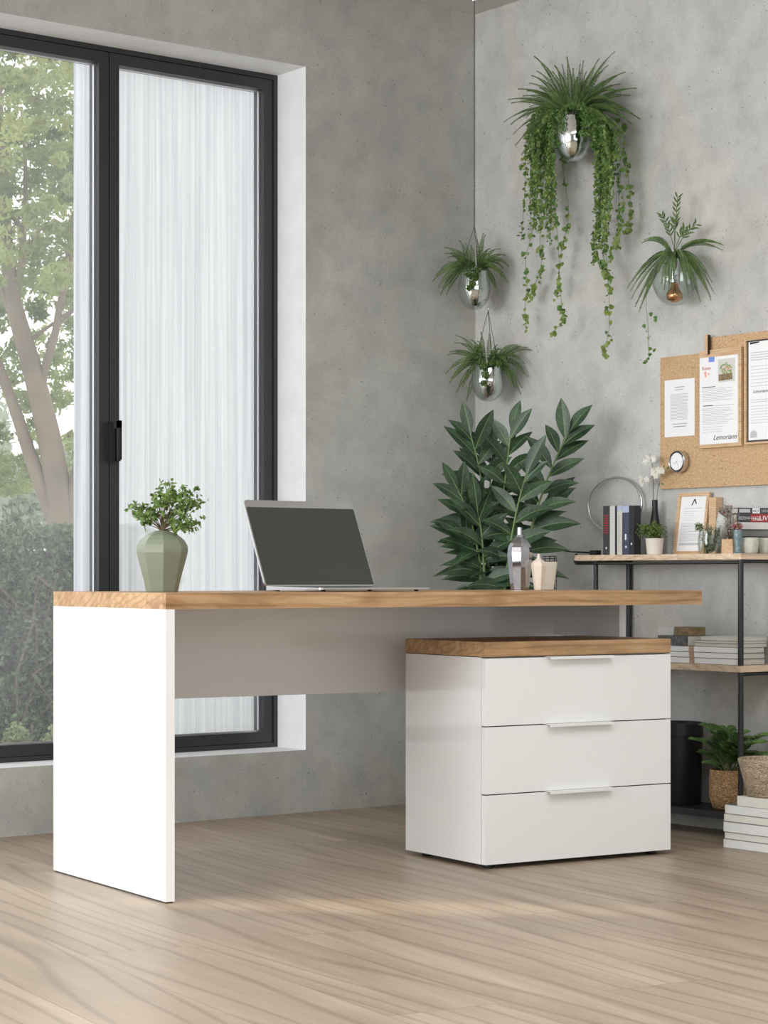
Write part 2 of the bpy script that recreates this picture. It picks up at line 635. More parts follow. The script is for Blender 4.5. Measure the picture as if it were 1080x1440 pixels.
M = {
    'wallA': concrete('grey_concrete', 0.50, (0.98, 0.99, 0.96)),
    'wallB': concrete('pale_grey_concrete', 0.56, (0.98, 0.995, 0.985)),
    'reveal': plain('white_plaster', (0.78, 0.79, 0.8, 1), 0.8, bump=0.4, bscale=60, var=0.04, vscale=12),
    'ceil': plain('ceiling_paint', srgb(200, 197, 192), 0.9),
    'floor': floor_mat(),
    'frame': plain('anthracite_frame', srgb(44, 46, 50), 0.35),
    'rubber': plain('black_rubber', (0.01, 0.01, 0.011, 1), 0.6),
    'bead': plain('silver_bead', (0.75, 0.76, 0.78, 1), 0.3, 1.0),
    'pane': glass('window_glass', (0.99, 1, 0.995, 1), 1.3, 0.07),
    'clear': glass('clear_glass', (0.93, 0.95, 0.94, 1), 1.5),
    'sheer': sheer('sheer_curtain'),
    'white': plain('white_gloss', (0.86, 0.865, 0.86, 1), 0.12, spec=0.5, coat=0.6),
    'whitem': plain('white_satin', (0.84, 0.84, 0.83, 1), 0.35),
    'gap': plain('dark_gap', (0.05, 0.05, 0.05, 1), 0.8),
    'oak': oak('wild_oak', srgb(138, 102, 68), srgb(184, 148, 108), srgb(205, 172, 132)),
    'shelfwood': oak('pale_beech', srgb(205, 180, 152), srgb(222, 199, 172), srgb(232, 212, 188), knots=False),
    'wood2': oak('light_wood', srgb(190, 155, 118), srgb(214, 182, 146), srgb(226, 198, 166), 3, knots=False),
    'black': plain('black_powder_coat', srgb(34, 35, 38), 0.4),
    'blackm': plain('black_matt', srgb(22, 22, 26), 0.45),
    'silver': plain('brushed_silver', (0.62, 0.62, 0.63, 1), 0.28, 1.0),
    'mirror': plain('darkened_chrome', (0.38, 0.38, 0.41, 1), 0.05, 1.0),  # chrome with its colour darkened to stand in for dim reflections
    'chrome': plain('mirror_chrome', (0.86, 0.86, 0.88, 1), 0.04, 1.0),
    'copper': plain('copper', srgb(214, 160, 120), 0.25, 1.0),
    'screen': plain('dark_screen', srgb(66, 66, 62), 0.35, spec=0.4),
    'sage': plain('sage_ceramic', srgb(126, 133, 114), 0.28),
    'cream': plain('cream_ceramic', srgb(232, 220, 204), 0.5),
    'creamb': plain('ivory_wax', srgb(236, 230, 216), 0.55),
    'pot': plain('offwhite_pot', srgb(226, 220, 212), 0.6),
    'soil': plain('potting_soil', (0.02, 0.015, 0.01, 1), 0.95),
    'fern': leaf_mat('fern_green', srgb(58, 84, 40), srgb(106, 136, 72), 0.3),
    'vine': leaf_mat('vine_green', srgb(62, 98, 44), srgb(116, 150, 78), 0.3),
    'vine2': leaf_mat('yellow_green_vine', srgb(108, 134, 62), srgb(150, 168, 92), 0.3),
    'stem': plain('vine_stem', srgb(92, 104, 66), 0.7),
    'bark': plain('brown_twig', srgb(98, 86, 64), 0.8),
    'big': leaf_mat('dark_glossy_leaf', srgb(30, 52, 34), srgb(62, 88, 60), 0.12, 0.38, 14, True),
    'bigrib': plain('pale_rib', srgb(112, 140, 88), 0.6),
    'sprig': leaf_mat('sprig_green', srgb(82, 116, 52), srgb(140, 166, 92), 0.3, 0.4, 60),
    'herb': leaf_mat('herb_green', srgb(72, 100, 44), srgb(134, 158, 84), 0.3, 0.5, 80),
    'greyherb': leaf_mat('grey_green', srgb(104, 118, 92), srgb(162, 172, 148), 0.3, 0.6, 80),
    'zz': leaf_mat('bright_potted_green', srgb(64, 100, 54), srgb(124, 156, 88), 0.2, 0.35, 30),
    'paper': plain('white_paper', (0.84, 0.85, 0.87, 1), 0.8),
    'ink': plain('black_ink', (0.03, 0.03, 0.035, 1), 0.8),
    'greyink': plain('grey_print', (0.5, 0.51, 0.54, 1), 0.8),
    'blueink': plain('blue_stamp', srgb(120, 145, 220), 0.8),
    'redink': plain('red_print', srgb(190, 60, 70), 0.8),
    'peach': plain('peach_print', srgb(240, 170, 150), 0.8),
    'greenink': plain('green_print', srgb(150, 170, 110), 0.8),
    'cork': cork('cork'),
    'bk_dark': plain('charcoal_cover', srgb(62, 62, 64), 0.55, var=0.1),
    'bk_white': plain('white_cover', srgb(206, 206, 203), 0.6, var=0.03),
    'bk_cream': plain('cream_cover', srgb(204, 201, 192), 0.6, var=0.03),
    'bk_navy': plain('navy_cover', srgb(70, 74, 96), 0.5, var=0.1),
    'bk_black': plain('black_cover', srgb(40, 42, 48), 0.5),
    'bk_red': plain('red_cover', srgb(160, 50, 58), 0.5),
    'bk_grey': plain('grey_stone', srgb(118, 120, 118), 0.8, var=0.15, vscale=60),
    'bk_brown': plain('brown_print', srgb(130, 112, 82), 0.6, var=0.35, vscale=80),
    'bk_photo': plain('dark_photo_cover', srgb(84, 80, 84), 0.4, var=0.6, vscale=90),
    'ribbon': plain('brown_ribbon', srgb(176, 148, 124), 0.6, var=0.15, vscale=80),
    'pages': plain('paper_pages', srgb(206, 202, 192), 0.8, bump=0.4, bscale=400),
    'stoneware': plain('speckled_stoneware', srgb(196, 196, 184), 0.6, var=0.12, vscale=90),
    'bluevase': plain('blue_glazed', srgb(110, 130, 136), 0.3, var=0.45, vscale=110),
    'petal': leaf_mat('white_petal', srgb(236, 236, 226), srgb(250, 250, 244), 0.4, 0.6),
    'pink': leaf_mat('pink_petal', srgb(170, 90, 104), srgb(226, 170, 176), 0.3, 0.6),
    'dried': leaf_mat('dried_flower', srgb(140, 134, 124), srgb(206, 200, 194), 0.3, 0.7, 90),
    'basket': woven('seagrass_weave', srgb(206, 168, 124), srgb(138, 98, 62), 170),
    'basket2': woven('grey_rope_weave', srgb(186, 168, 144), srgb(120, 102, 82), 210),
    'trunk': plain('tree_bark', srgb(132, 118, 102), 0.9, bump=0.8, bscale=30, var=0.2, vscale=6),
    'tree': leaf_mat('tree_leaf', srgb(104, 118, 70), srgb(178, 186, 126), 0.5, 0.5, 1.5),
    'tree2': leaf_mat('misty_tree_leaf', srgb(168, 176, 156), srgb(206, 210, 188), 0.5, 0.6, 1.0),
    'hedge': leaf_mat('hedge_leaf', srgb(44, 66, 42), srgb(142, 162, 118), 0.3, 0.4, 35),
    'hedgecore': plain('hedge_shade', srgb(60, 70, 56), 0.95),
    'shrub': leaf_mat('shrub_leaf', srgb(140, 152, 104), srgb(190, 198, 152), 0.3, 0.5, 8),
    'bounceground': plain('pale_bounce_ground', srgb(196, 196, 192), 0.9, var=0.08, vscale=3),
}

# ------------------------------------------------------------------ room shell
CEIL = 2.785
X0, Y0 = -8.0, -8.5
bm = nb(); box(bm, X0 - .2, .2, Y0 - .2, .3, -.1, 0)
tag(obj('floor', bm, M['floor']), kind='structure')
bm = nb(); box(bm, X0 - .2, .2, Y0 - .2, .3, CEIL, CEIL + .1)
tag(obj('ceiling', bm, M['ceil']), kind='structure')

OX0, OX1, OZ0, OZ1 = -2.95, -0.7403, 0.2087, 2.4935
P0, P1 = -7.3, -3.4       # second opening, left of the frame
YF = 0.164                # frame plane


def pierced(name, segs, horizontal, plane0, plane1, mats):
    """a wall with openings; the inner lining of each opening is white plaster"""
    bm = nb()
    for (a, b, z0, z1) in segs:
        if horizontal: box(bm, a, b, plane0, plane1, z0, z1)
        else: box(bm, plane0, plane1, a, b, z0, z1)
    bmesh.ops.remove_doubles(bm, verts=bm.verts, dist=1e-5)
    fs = {}
    for f in list(bm.faces):
        k = tuple(sorted(v.index for v in f.verts))
    bm.faces.ensure_lookup_table()
    for f in bm.faces:
        n = f.normal
        f.normal_update()
        c = f.calc_center_median()
        side = abs(f.normal.x) if horizontal else abs(f.normal.y)
        if (side > 0.9 or abs(f.normal.z) > 0.9) and 0.05 < c.z < CEIL - 0.05:
            f.material_index = 1
    return tag(obj(name, bm, mats), kind='structure')


segs = [(X0, P0, 0, CEIL), (P1, OX0, 0, CEIL), (OX1, 0.0, 0, CEIL)]
for a, b in ((P0, P1), (OX0, OX1)):
    segs += [(a, b, 0, OZ0), (a, b, OZ1, CEIL)]
pierced('wall_left', segs, True, 0.0, 0.30, [M['wallA'], M['reveal']])
bm = nb(); box(bm, 0, .2, Y0, .3, 0, CEIL)
tag(obj('wall_right', bm, M['wallB']), kind='structure')
SW0, SW1 = -5.2, -0.6
pierced('wall_side', [(Y0, SW0, 0, CEIL), (SW1, 0.3, 0, CEIL), (SW0, SW1, 0, .2), (SW0, SW1, 2.5, CEIL)], False, X0 - .2, X0, [M['wallB'], M['reveal']])
BW0, BW1 = -7.2, -1.2
pierced('wall_back', [(X0, BW0, 0, CEIL), (BW1, 0, 0, CEIL), (BW0, BW1, 0, .4), (BW0, BW1, 2.5, CEIL)], True, Y0 - .2, Y0, [M['wallB'], M['reveal']])

# window 1 (in view)
win = tag(empty('window_1', ((OX0 + OX1) / 2, YF, OZ0)), kind='structure')
wl = lambda x, y, z: (x - (OX0 + OX1) / 2, y - YF, z - OZ0)


def wbox(bm, x0, x1, y0, y1, z0, z1, mi=0):
    a = wl(x0, y0, z0); b = wl(x1, y1, z1)
    box(bm, a[0], b[0], a[1], b[1], a[2], b[2], mi)


DIV = -1.397
bm = nb()
t = 0.016
yf0, yf1 = YF, YF + 0.075
wbox(bm, OX0, OX1, yf0, yf1, OZ1 - t, OZ1); wbox(bm, OX0, OX1, yf0, yf1, OZ0, OZ0 + t)
wbox(bm, OX0, OX0 + t, yf0, yf1, OZ0 + t, OZ1 - t); wbox(bm, OX1 - t, OX1, yf0, yf1, OZ0 + t, OZ1 - t)
obj('outer_frame', bm, M['frame'], win, bevel=0.0012)
for (a, b, nm) in ((OX0 + t + .001, DIV - .0015, 'l'), (DIV + .0015, OX1 - t - .001, 'r')):
    s = 0.036
    z0, z1 = OZ0 + t + .001, OZ1 - t - .001
    bm = nb()
    y0, y1 = YF + .006, YF + .066
    wbox(bm, a, b, y0, y1, z1 - s, z1); wbox(bm, a, b, y0, y1, z0, z0 + s)
    wbox(bm, a, a + s, y0, y1, z0 + s, z1 - s); wbox(bm, b - s, b, y0, y1, z0 + s, z1 - s)
    sash = obj('sash', bm, M['frame'], win, bevel=0.0012)
    # silver glazing bead and rubber
    bm = nb()
    A, B, Z0, Z1 = a + s, b - s, z0 + s, z1 - s
    e = 0.005
    yb0, yb1 = YF + .030, YF + .040
    wbox(bm, A, B, yb0, yb1, Z1 - e, Z1); wbox(bm, A, B, yb0, yb1, Z0, Z0 + e)
    wbox(bm, A, A + e, yb0, yb1, Z0 + e, Z1 - e); wbox(bm, B - e, B, yb0, yb1, Z0 + e, Z1 - e)
    o = obj('glazing_bead', bm, M['bead'], sash)
    bm = nb(); wbox(bm, A, B, YF + .041, YF + .045, Z0, Z1)
    obj('pane', bm, M['pane'], sash)
# handle on the meeting stile
hp = at(158, 622, y=YF)
bm = nb()
wbox(bm, hp.x - .012, hp.x + .004, YF - .012, YF + .006, hp.z - .065, hp.z + .065)
hb = obj('handle_plate', bm, M['rubber'], win, bevel=.002)
bm = nb()
wbox(bm, hp.x - .006, hp.x + .006, YF - .05, YF - .036, hp.z - .058, hp.z + .068)
wbox(bm, hp.x - .006, hp.x + .006, YF - .05, YF - .012, hp.z + .044, hp.z + .066)
obj('handle_grip', bm, M['rubber'], hb, bevel=.003)
bm = nb()
wbox(bm, hp.x + .010, hp.x + .026, YF - .010, YF + .006, hp.z - .06, hp.z + .05)
obj('lock_case', bm, M['black'], win, bevel=.002)

# the other windows of the room (out of the frame)


def simple_window(name, horiz, a, b, z0, z1, p, n=3):
    r = tag(empty(name, (((a + b) / 2, p, z0) if horiz else (p, (a + b) / 2, z0))), kind='structure')
    bm = nb(); h = z1 - z0; W = b - a; t = .05

    def bb(u0, u1, w0, w1):
        if horiz: box(bm, u0, u1, -.03, .03, w0, w1)
        else: box(bm, -.03, .03, u0, u1, w0, w1)
    bb(-W / 2, W / 2, 0, t); bb(-W / 2, W / 2, h - t, h)
    for i in range(n + 1):
        u = -W / 2 + (W - t) * i / n
        bb(u, u + t, t, h - t)
    obj('outer_frame', bm, M['frame'], r)
    return r


simple_window('window_2', True, P0, P1, OZ0, OZ1, .2, 3)
simple_window('window_3', False, SW0, SW1, .2, 2.5, X0 - .08, 3)
simple_window('window_4', True, BW0, BW1, .4, 2.5, Y0 - .1, 4)

# ------------------------------------------------------------------ curtain beyond the glass
YC = 0.272
cx0 = at(125, 400, y=YC).x
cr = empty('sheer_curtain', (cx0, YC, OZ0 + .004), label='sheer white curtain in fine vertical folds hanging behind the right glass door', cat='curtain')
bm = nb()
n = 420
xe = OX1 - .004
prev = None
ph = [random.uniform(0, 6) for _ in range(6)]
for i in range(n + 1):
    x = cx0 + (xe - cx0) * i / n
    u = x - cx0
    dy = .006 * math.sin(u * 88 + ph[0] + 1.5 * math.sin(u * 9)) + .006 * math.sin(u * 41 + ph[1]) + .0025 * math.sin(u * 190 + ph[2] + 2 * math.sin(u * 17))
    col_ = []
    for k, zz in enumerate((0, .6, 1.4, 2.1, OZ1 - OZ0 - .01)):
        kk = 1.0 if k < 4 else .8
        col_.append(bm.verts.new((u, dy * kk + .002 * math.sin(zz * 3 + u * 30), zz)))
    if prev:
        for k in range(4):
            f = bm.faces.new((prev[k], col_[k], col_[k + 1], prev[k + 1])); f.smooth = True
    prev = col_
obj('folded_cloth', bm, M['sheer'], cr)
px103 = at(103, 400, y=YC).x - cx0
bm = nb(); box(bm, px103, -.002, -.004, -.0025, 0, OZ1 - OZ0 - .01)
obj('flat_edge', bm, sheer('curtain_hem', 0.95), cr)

# ------------------------------------------------------------------ garden
bm = nb(); box(bm, -16, 14, .3, 32, -.2, -.02)  # unseen ground, made pale so its bounce does not tint the curtain green
tag(obj('outdoor_ground', bm, M['bounceground']), kind='structure')
DT = 11.0


def tp(px, py, dd=0.0): return at(px, py, d=DT + dd)


def limb(bm, pts, w0, w1):
    """pts in photo positions; widths in photo px"""
    P = [tp(*p) for p in pts]
    Q = []
    for a, b, c in zip(P, P[1:], P[2:] + [None]):
        Q += [a.lerp(b, k / 4) for k in range(4)]
    Q.append(P[-1])
    for _ in range(2):
        Q = [Q[0]] + [(Q[i - 1] + Q[i] * 2 + Q[i + 1]) / 4 for i in range(1, len(Q) - 1)] + [Q[-1]]
    sc = DT / FPX / 2 * 1.3
    rs = [(w0 + (w1 - w0) * i / (len(Q) - 1)) * sc for i in range(len(Q))]
    tube(bm, Q, rs, 9)


tb = tp(84, 1010); tb.z = -.02
tree = empty('garden_tree', tb, label='tall pale barked garden tree with forking trunk seen through the left glass door', cat='tree')


def tobj(name, bm, mats, par):
    o = obj(name, bm, mats)
    o.parent = par
    o.matrix_parent_inverse = Matrix.Translation(-par.location)
    return o


bm = nb()
limb(bm, [(84, 1014), (84, 900), (86, 780), (84, 700), (70, 620), (56, 560), (40, 500), (22, 440), (14, 400), (8, 330), (4, 240), (-4, 120)], 36, 9)
limb(bm, [(88, 800), (100, 710), (116, 640), (128, 560)], 20, 12)
limb(bm, [(76, 730), (60, 690), (42, 640), (26, 590), (8, 540), (-16, 480)], 18, 10)
limb(bm, [(56, 560), (62, 520), (78, 470), (84, 430), (94, 380), (110, 340)], 10, 6)
limb(bm, [(86, 430), (92, 390), (96, 350), (104, 300)], 7, 4)
limb(bm, [(84, 450), (98, 440), (118, 425)], 6, 4)
limb(bm, [(52, 545), (50, 510), (40, 480), (30, 455)], 6, 4)
limb(bm, [(44, 478), (60, 465), (76, 454)], 5, 3)
limb(bm, [(14, 440), (26, 400), (32, 360), (30, 320), (14, 300)], 10, 5)
limb(bm, [(32, 370), (46, 340), (54, 322), (80, 312)], 6, 3)
limb(bm, [(32, 340), (36, 300), (36, 230), (30, 150)], 7, 3)
limb(bm, [(22, 450), (0, 400), (-20, 350)], 12, 6)
tobj('trunk', bm, M['trunk'], tree)
bm = nb()
random.seed(3)
cl = []
for _ in range(240):
    cx, cy = random.uniform(-60, 130), random.uniform(40, 420)
    cl.append((cx, cy, random.uniform(-1.1, 1.3), random.uniform(14, 32)))
for _ in range(150):
    cl.append((random.uniform(-50, 125), random.uniform(400, 690), random.uniform(.3, 1.5), random.uniform(10, 22)))
for cx, cy, dd, r in cl:
    for _ in range(84 if cy < 400 else 56):
        a = rnd_dir() * r * random.random() ** .4
        c = at(cx + a.x, cy + a.y * .7, d=DT + dd + a.z * DT / FPX)
        quad_leaf(bm, c, random.uniform(.03, .055), random.uniform(.012, .022))
o = tobj('foliage', bm, M['tree'], tree)

# trees far beyond the hedge, distance mist put into their pale leaf colour
k = 0
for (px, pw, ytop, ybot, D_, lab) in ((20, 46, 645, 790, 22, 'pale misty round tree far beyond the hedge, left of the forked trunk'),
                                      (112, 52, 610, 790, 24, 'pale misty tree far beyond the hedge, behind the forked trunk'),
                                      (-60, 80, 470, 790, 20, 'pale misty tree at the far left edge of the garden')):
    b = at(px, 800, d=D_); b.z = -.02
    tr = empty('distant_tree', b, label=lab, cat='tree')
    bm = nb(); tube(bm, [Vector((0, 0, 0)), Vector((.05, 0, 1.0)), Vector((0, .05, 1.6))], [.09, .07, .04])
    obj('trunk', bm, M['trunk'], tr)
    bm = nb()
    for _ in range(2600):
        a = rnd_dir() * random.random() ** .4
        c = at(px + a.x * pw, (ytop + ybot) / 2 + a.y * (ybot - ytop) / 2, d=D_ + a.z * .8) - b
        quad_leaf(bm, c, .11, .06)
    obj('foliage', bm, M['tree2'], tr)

# hedge: one long clipped mass along the window side
hd = 8.6
hA, hB = at(-90, 800, d=hd), at(190, 800, d=hd)
hz = at(50, 740, d=hd).z
dirh = (hB - hA); Lh = dirh.length; dirh.normalize(); nh = Vector((-dirh.y, dirh.x, 0))
if nh.dot(FW) < 0: nh = -nh
hr = empty('clipped_hedge', (hA.x, hA.y, -.02), math.atan2(dirh.y, dirh.x), label='tall clipped dark green hedge beyond the glass door', cat='hedge')
bm = nb(); box(bm, 0, Lh, .12, .75, 0, hz - .08)  # solid block whose dark colour stands in for shade inside the hedge
obj('shade_core', bm, M['hedgecore'], hr)
bm = nb()
for _ in range(15000):
    u = random.uniform(0, Lh)
    if random.random() < .86: p = Vector((u, random.gauss(.06, .05), random.uniform(0, hz)))
    else: p = Vector((u, random.uniform(0, .8), hz - abs(random.gauss(0, .05)) + .03))
    quad_leaf(bm, p, random.uniform(.022, .04), random.uniform(.012, .02))
obj('foliage', bm, M['hedge'], hr)
# thin stems inside the hedge
bm = nb()
for _ in range(9):
    u = random.uniform(.1, Lh - .1)
    pts = [Vector((u + random.uniform(-.08, .08) * k, random.uniform(-.0, .05), .02 + hz * .8 * k / 4)) for k in range(5)]
    tube(bm, pts, .007, 5)
obj('stems', bm, M['trunk'], hr)
sd = 7.95
for i, px in enumerate((-30, 24, 78)):
    b = at(px, 900, d=sd + .1 * (i % 2)); b.z = -.02
    lab = ['low pale green shrub before the hedge, cut by the left photo edge',
           'low pale green shrub before the hedge, middle of the three',
           'low pale green shrub before the hedge, beside the white desk panel'][i]
    s = tag(empty('low_shrub', b), lab, 'shrub', 'low shrubs along the hedge')
    bm = nb()
    for _ in range(1300):
        a = rnd_dir() * random.random() ** .4
        p = Vector((a.x * .066, a.y * .066, .13 + a.z * .14))
        if p.z < 0: continue
        quad_leaf(bm, p, .02, .011)
    obj('foliage', bm, M['shrub'], s)
    bm = nb(); tube(bm, [Vector((0, 0, 0)), Vector((.01, 0, .14))], .008, 6)
    obj('stem', bm, M['trunk'], s)

# ------------------------------------------------------------------ desk
DZ = math.atan2(-.0986, .9951)
Q = Vector((-2.1852, -1.4391, 0))
DD = Vector((.9951, -.0986, 0)); DE = Vector((.0986, .9951, 0))
desk = empty('desk', Q, DZ, 'large white gloss writing desk with thick oak top standing before the glass doors', 'desk')
LW, DW, TH0, TH1 = 1.6776, .675, .7098, .749
boxo('desktop', 0, LW, 0, DW, TH0, TH1, M['oak'], desk, .0012)
boxo('side_panel', .0, .024, 0.0, DW, .004, TH0 - .0002, M['white'], desk, .001)
bm = nb(); box(bm, .003, .021, .005, DW - .005, 0, .004)
obj('glide_strip', bm, M['gap'], desk)
boxo('support_panel', 1.612, 1.634, .29, .61, .6124, TH0 - .0002, M['white'], desk, .001)
boxo('modesty_panel', .0242, 1.634, .6102, .626, .455, TH0 - .0002, M['white'], desk, .001)

# ------------------------------------------------------------------ drawer cabinet
cab = empty('drawer_cabinet', Q + DD * .9902 + DE * .0814, DZ, 'white three drawer cabinet with oak top under the right end of the desk', 'cabinet')
CW, CDp = .642, .394
FR = .018
boxo('carcass', 0, CW, FR + .002, CDp, .0134, .5705, M['white'], cab, .001)
boxo('cabinet_top', 0, CW, 0, CDp, .5725, .6122, M['oak'], cab, .001)
bm = nb(); box(bm, .003, CW - .003, .004, CDp - .002, .5705, .5725)
obj('shadow_gap', bm, M['gap'], cab)
bm = nb(); box(bm, .004, CW - .004, FR + .0005, FR + .0019, .02, .568)  # dark sheet that puts the shade of the drawer seams into colour
obj('seam_shade_sheet', bm, M['gap'], cab)
zs = [.0134, .2015, .3850, .5695]
for i in range(3):
    z0, z1 = zs[i] + (.0 if i == 0 else .0014), zs[i + 1] - .0016
    x0 = .002 if i == 2 else .002
    d = boxo('drawer', x0, CW - .001, 0, FR, z0, z1, M['white'], cab, .0008)
    bm = nb()
    hx0, hx1 = .205, .423
    zt = z1 + .0022
    box(bm, hx0, hx1, -.020, .016, zt - .0018, zt)
    box(bm, hx0, hx1, -.020, -.0182, zt - .0075, zt - .0018)
    obj('handle', bm, M['whitem'], d)
for (x, y) in ((.04, .04), (CW - .04, .04), (.04, CDp - .05), (CW - .04, CDp - .05)):
    bm = nb(); lathe(bm, [(.014, 0), (.016, .003), (.016, .009), (.010, .0134)], 20)
    obj('foot', bm, M['blackm'], cab, loc=(x, y, 0))

# ------------------------------------------------------------------ laptop
th = math.radians(36)
hx = RT * math.cos(th) + FW * math.sin(th)
lz = math.atan2(hx.y, hx.x)
A = at(372, 829, d=5.86); A.z = TH1
lap = empty('laptop', A, lz, 'open slim silver laptop with dark blank screen standing on the oak desktop', 'laptop')
LL, LD = .365, .268
bm = nb()
# wedge base: thin at the user's side, rounded corners


def rrect(w, d, r, x0=0, y0=0, n=6):
    pts = []
    for cx, cy, a0 in ((x0 + w - r, y0 + d - r, 0), (x0 + r, y0 + d - r, 90), (x0 + r, y0 + r, 180), (x0 + w - r, y0 + r, 270)):
        for k in range(n + 1):
            a = math.radians(a0 + 90 * k / n)
            pts.append((cx + r * math.cos(a), cy + r * math.sin(a)))
    return pts


def slab(bm, pts, zf0, zf1, mi=0, inset=0):
    lo = [bm.verts.new((x, y, zf0(x, y))) for x, y in pts]
    hi = [bm.verts.new((x, y, zf1(x, y))) for x, y in pts]
    n = len(pts)
    bm.faces.new(lo[::-1]).material_index = mi
    bm.faces.new(hi).material_index = mi
    for i in range(n):
        bm.faces.new((lo[i], lo[(i + 1) % n], hi[(i + 1) % n], hi[i])).material_index = mi


slab(bm, rrect(LL, LD, .012, 0, -LD), lambda x, y: .0025 + .003 * (-y / LD), lambda x, y: .0140 - .004 * (-y / LD))
base = obj('base', bm, M['silver'], lap, bevel=.0008)
bm = nb()
for i in range(5):
    for j in range(13):
        x = .045 + j * .0212; y = -.045 - i * .021
        box(bm, x, x + .0175, y - .0175, y, .0098, .0124 + .003 * (y / LD))
obj('keyboard', bm, M['blackm'], base)
bm = nb(); box(bm, .13, .235, -.24, -.165, .0100, .0104)
obj('touchpad', bm, M['bk_grey'], base)
for (x, y) in ((.03, -.02), (LL - .03, -.02), (.03, -LD + .03), (LL - .03, -LD + .03)):
    bm = nb(); lathe(bm, [(.006, 0), (.006, .0045)], 12); obj('rubber_foot', bm, M['rubber'], base, loc=(x, y, 0))
lean = math.atan2(.114, .242)
lid = empty('screen_lid', (0, -.002, .0125)); lid.parent = lap
bm = nb()
pts = rrect(LL, .262, .012)
slab(bm, pts, lambda x, y: 0, lambda x, y: .006)
Rm = Matrix.Rotation(math.pi / 2 - lean, 4, 'X')
Rm = Matrix.Rotation(math.radians(90) - lean, 4, 'X')
bpy.data.objects.remove(lid)
# the lid leans away from the user
for v in bm.verts: v.co = Vector((v.co.x, v.co.y * math.sin(lean) + v.co.z * math.cos(lean), v.co.y * math.cos(lean) - v.co.z * math.sin(lean)))
lid = obj('screen_lid', bm, M['silver'], lap, bevel=.001, loc=(0, -.004, .0135))
bm = nb()
slab(bm, rrect(LL - .006, .236, .004, .004, .004), lambda x, y: -.0006, lambda x, y: .0002)
for v in bm.verts: v.co = Vector((v.co.x, v.co.y * math.sin(lean) + v.co.z * math.cos(lean), v.co.y * math.cos(lean) - v.co.z * math.sin(lean)))
obj('display', bm, M['screen'], lid)
bm = nb(); tube(bm, [Vector((.05, .001, .0115)), Vector((LL - .05, .001, .0115))], .0045, 12)
obj('hinge', bm, M['silver'], lap)


# ------------------------------------------------------------------ faceted vases and jars on the desk
def faceted(name, prof, n, mat, loc, rot, label, cat):
    bm = nb(); lathe(bm, prof, n)
    o = obj(name, bm, mat, bevel=0, loc=loc)
    o.rotation_euler = (0, 0, rot)
    mdf = o.modifiers.new('edge', 'BEVEL'); mdf.width = .0012; mdf.segments = 2; mdf.limit_method = 'ANGLE'; mdf.angle_limit = math.radians(30)
    return tag(o, label, cat)


vz = TH1
vp = at(228, 829, d=5.6); vp.z = vz
prof = [(.040, 0), (.0415, .002), (.0475, .030), (.0560, .062), (.0630, .088), (.0665, .102), (.0672, .112), (.0650, .122), (.0575, .134), (.0430, .146), (.0270, .154), (.0175, .158), (.0150, .159), (.0125, .157), (.012, .130), (.012, .02)]
vase = faceted('faceted_vase', prof, 8, M['sage'], vp, DZ + math.radians(22), 'sage green eight sided ceramic vase with narrow mouth on the left of the desk', 'vase')

random.seed(11)
sp = empty('leafy_sprig', vp + Vector((0, 0, .02)), label='small leafy green twig arrangement standing in the sage green vase', cat='branch')
tips = [(240, 678), (225, 684), (262, 684), (276, 702), (284, 706), (250, 700), (215, 700), (232, 708), (265, 712), (282, 735), (275, 742),
        (262, 728), (248, 735), (255, 745), (180, 715), (186, 709), (198, 712), (205, 725), (192, 725), (202, 736), (214, 722), (270, 720),
        (244, 690), (256, 692), (230, 695), (270, 735), (240, 725), (222, 705), (274, 690), (252, 715), (208, 714), (236, 700), (262, 700)]
bmb, bml = nb(), nb()
origin = Vector((0, 0, 0))
neck = Vector((0, 0, .137))
for tx, ty in tips:
    P = at(tx, ty, d=5.6 + random.uniform(-.05, .05)) - sp.location
    off = (P - neck)
    mid = neck + Vector((off.x * .35, off.y * .35, off.z * .62))
    pts = [origin + Vector((random.uniform(-.004, .004), random.uniform(-.004, .004), 0)), neck + Vector((random.uniform(-.006, .006), random.uniform(-.006, .006), 0))] + bez(neck, mid, P, 6)[1:]
    tube(bmb, pts, [.0016, .0015, .0013, .0012, .001, .0009, .0007, .0006], 5)
    n_l = 26
    for k in range(n_l):
        t = random.uniform(.68, 1.03)
        c = (1 - t) ** 2 * neck + 2 * t * (1 - t) * mid + t * t * P
        c += rnd_dir() * random.uniform(.0, .013)
        leaf(bml, c, rnd_dir() + Vector((0, 0, .3)), rnd_dir(), random.uniform(.011, .020), random.uniform(.008, .012), .1, 2, 0, .1)
obj('twigs', bmb, M['bark'], sp)
obj('leaves', bml, M['sprig'], sp)

d2 = 6.36
p = at(731, 826, d=d2); p.z = vz
sc_ = d2 / FPX
prof = [(12.5, 0), (13, 1), (14.5, 16), (16.2, 32), (17.4, 46), (17.6, 53), (16.6, 60), (13.6, 66), (8.5, 71.5), (5.2, 74.5), (4.0, 78), (3.8, 88), (3.2, 88), (3.0, 70), (3, 10)]
faceted('bottle_vase', [(r * sc_, z * sc_) for r, z in prof], 8, M['mirror'], p, math.radians(10), 'mirror silver faceted bottle vase with thin neck near the right back of the desk', 'vase')
d3 = 6.33
p = at(757.5, 826, d=d3); p.z = vz
prof = [(6.2, 0), (6.5, 1), (11, 34), (10.6, 38), (7.5, 41), (3.6, 43.5), (2.3, 46), (1.9, 50.5), (.8, 51)]
s3 = d3 / FPX
faceted('faceted_candle', [(r * s3, z * s3) for r, z in prof], 6, M['cream'], p, math.radians(12), 'cream faceted candle with pointed tip beside the silver bottle vase', 'candle')
d4 = 6.47
s4 = d4 / FPX
p = at(769, 824, d=d4); p.z = vz
prof = [(9.5, 0), (10, 1), (14.6, 34), (14.9, 38), (14.6, 39.5), (13.2, 39.2), (12.4, 34), (9, 4)]
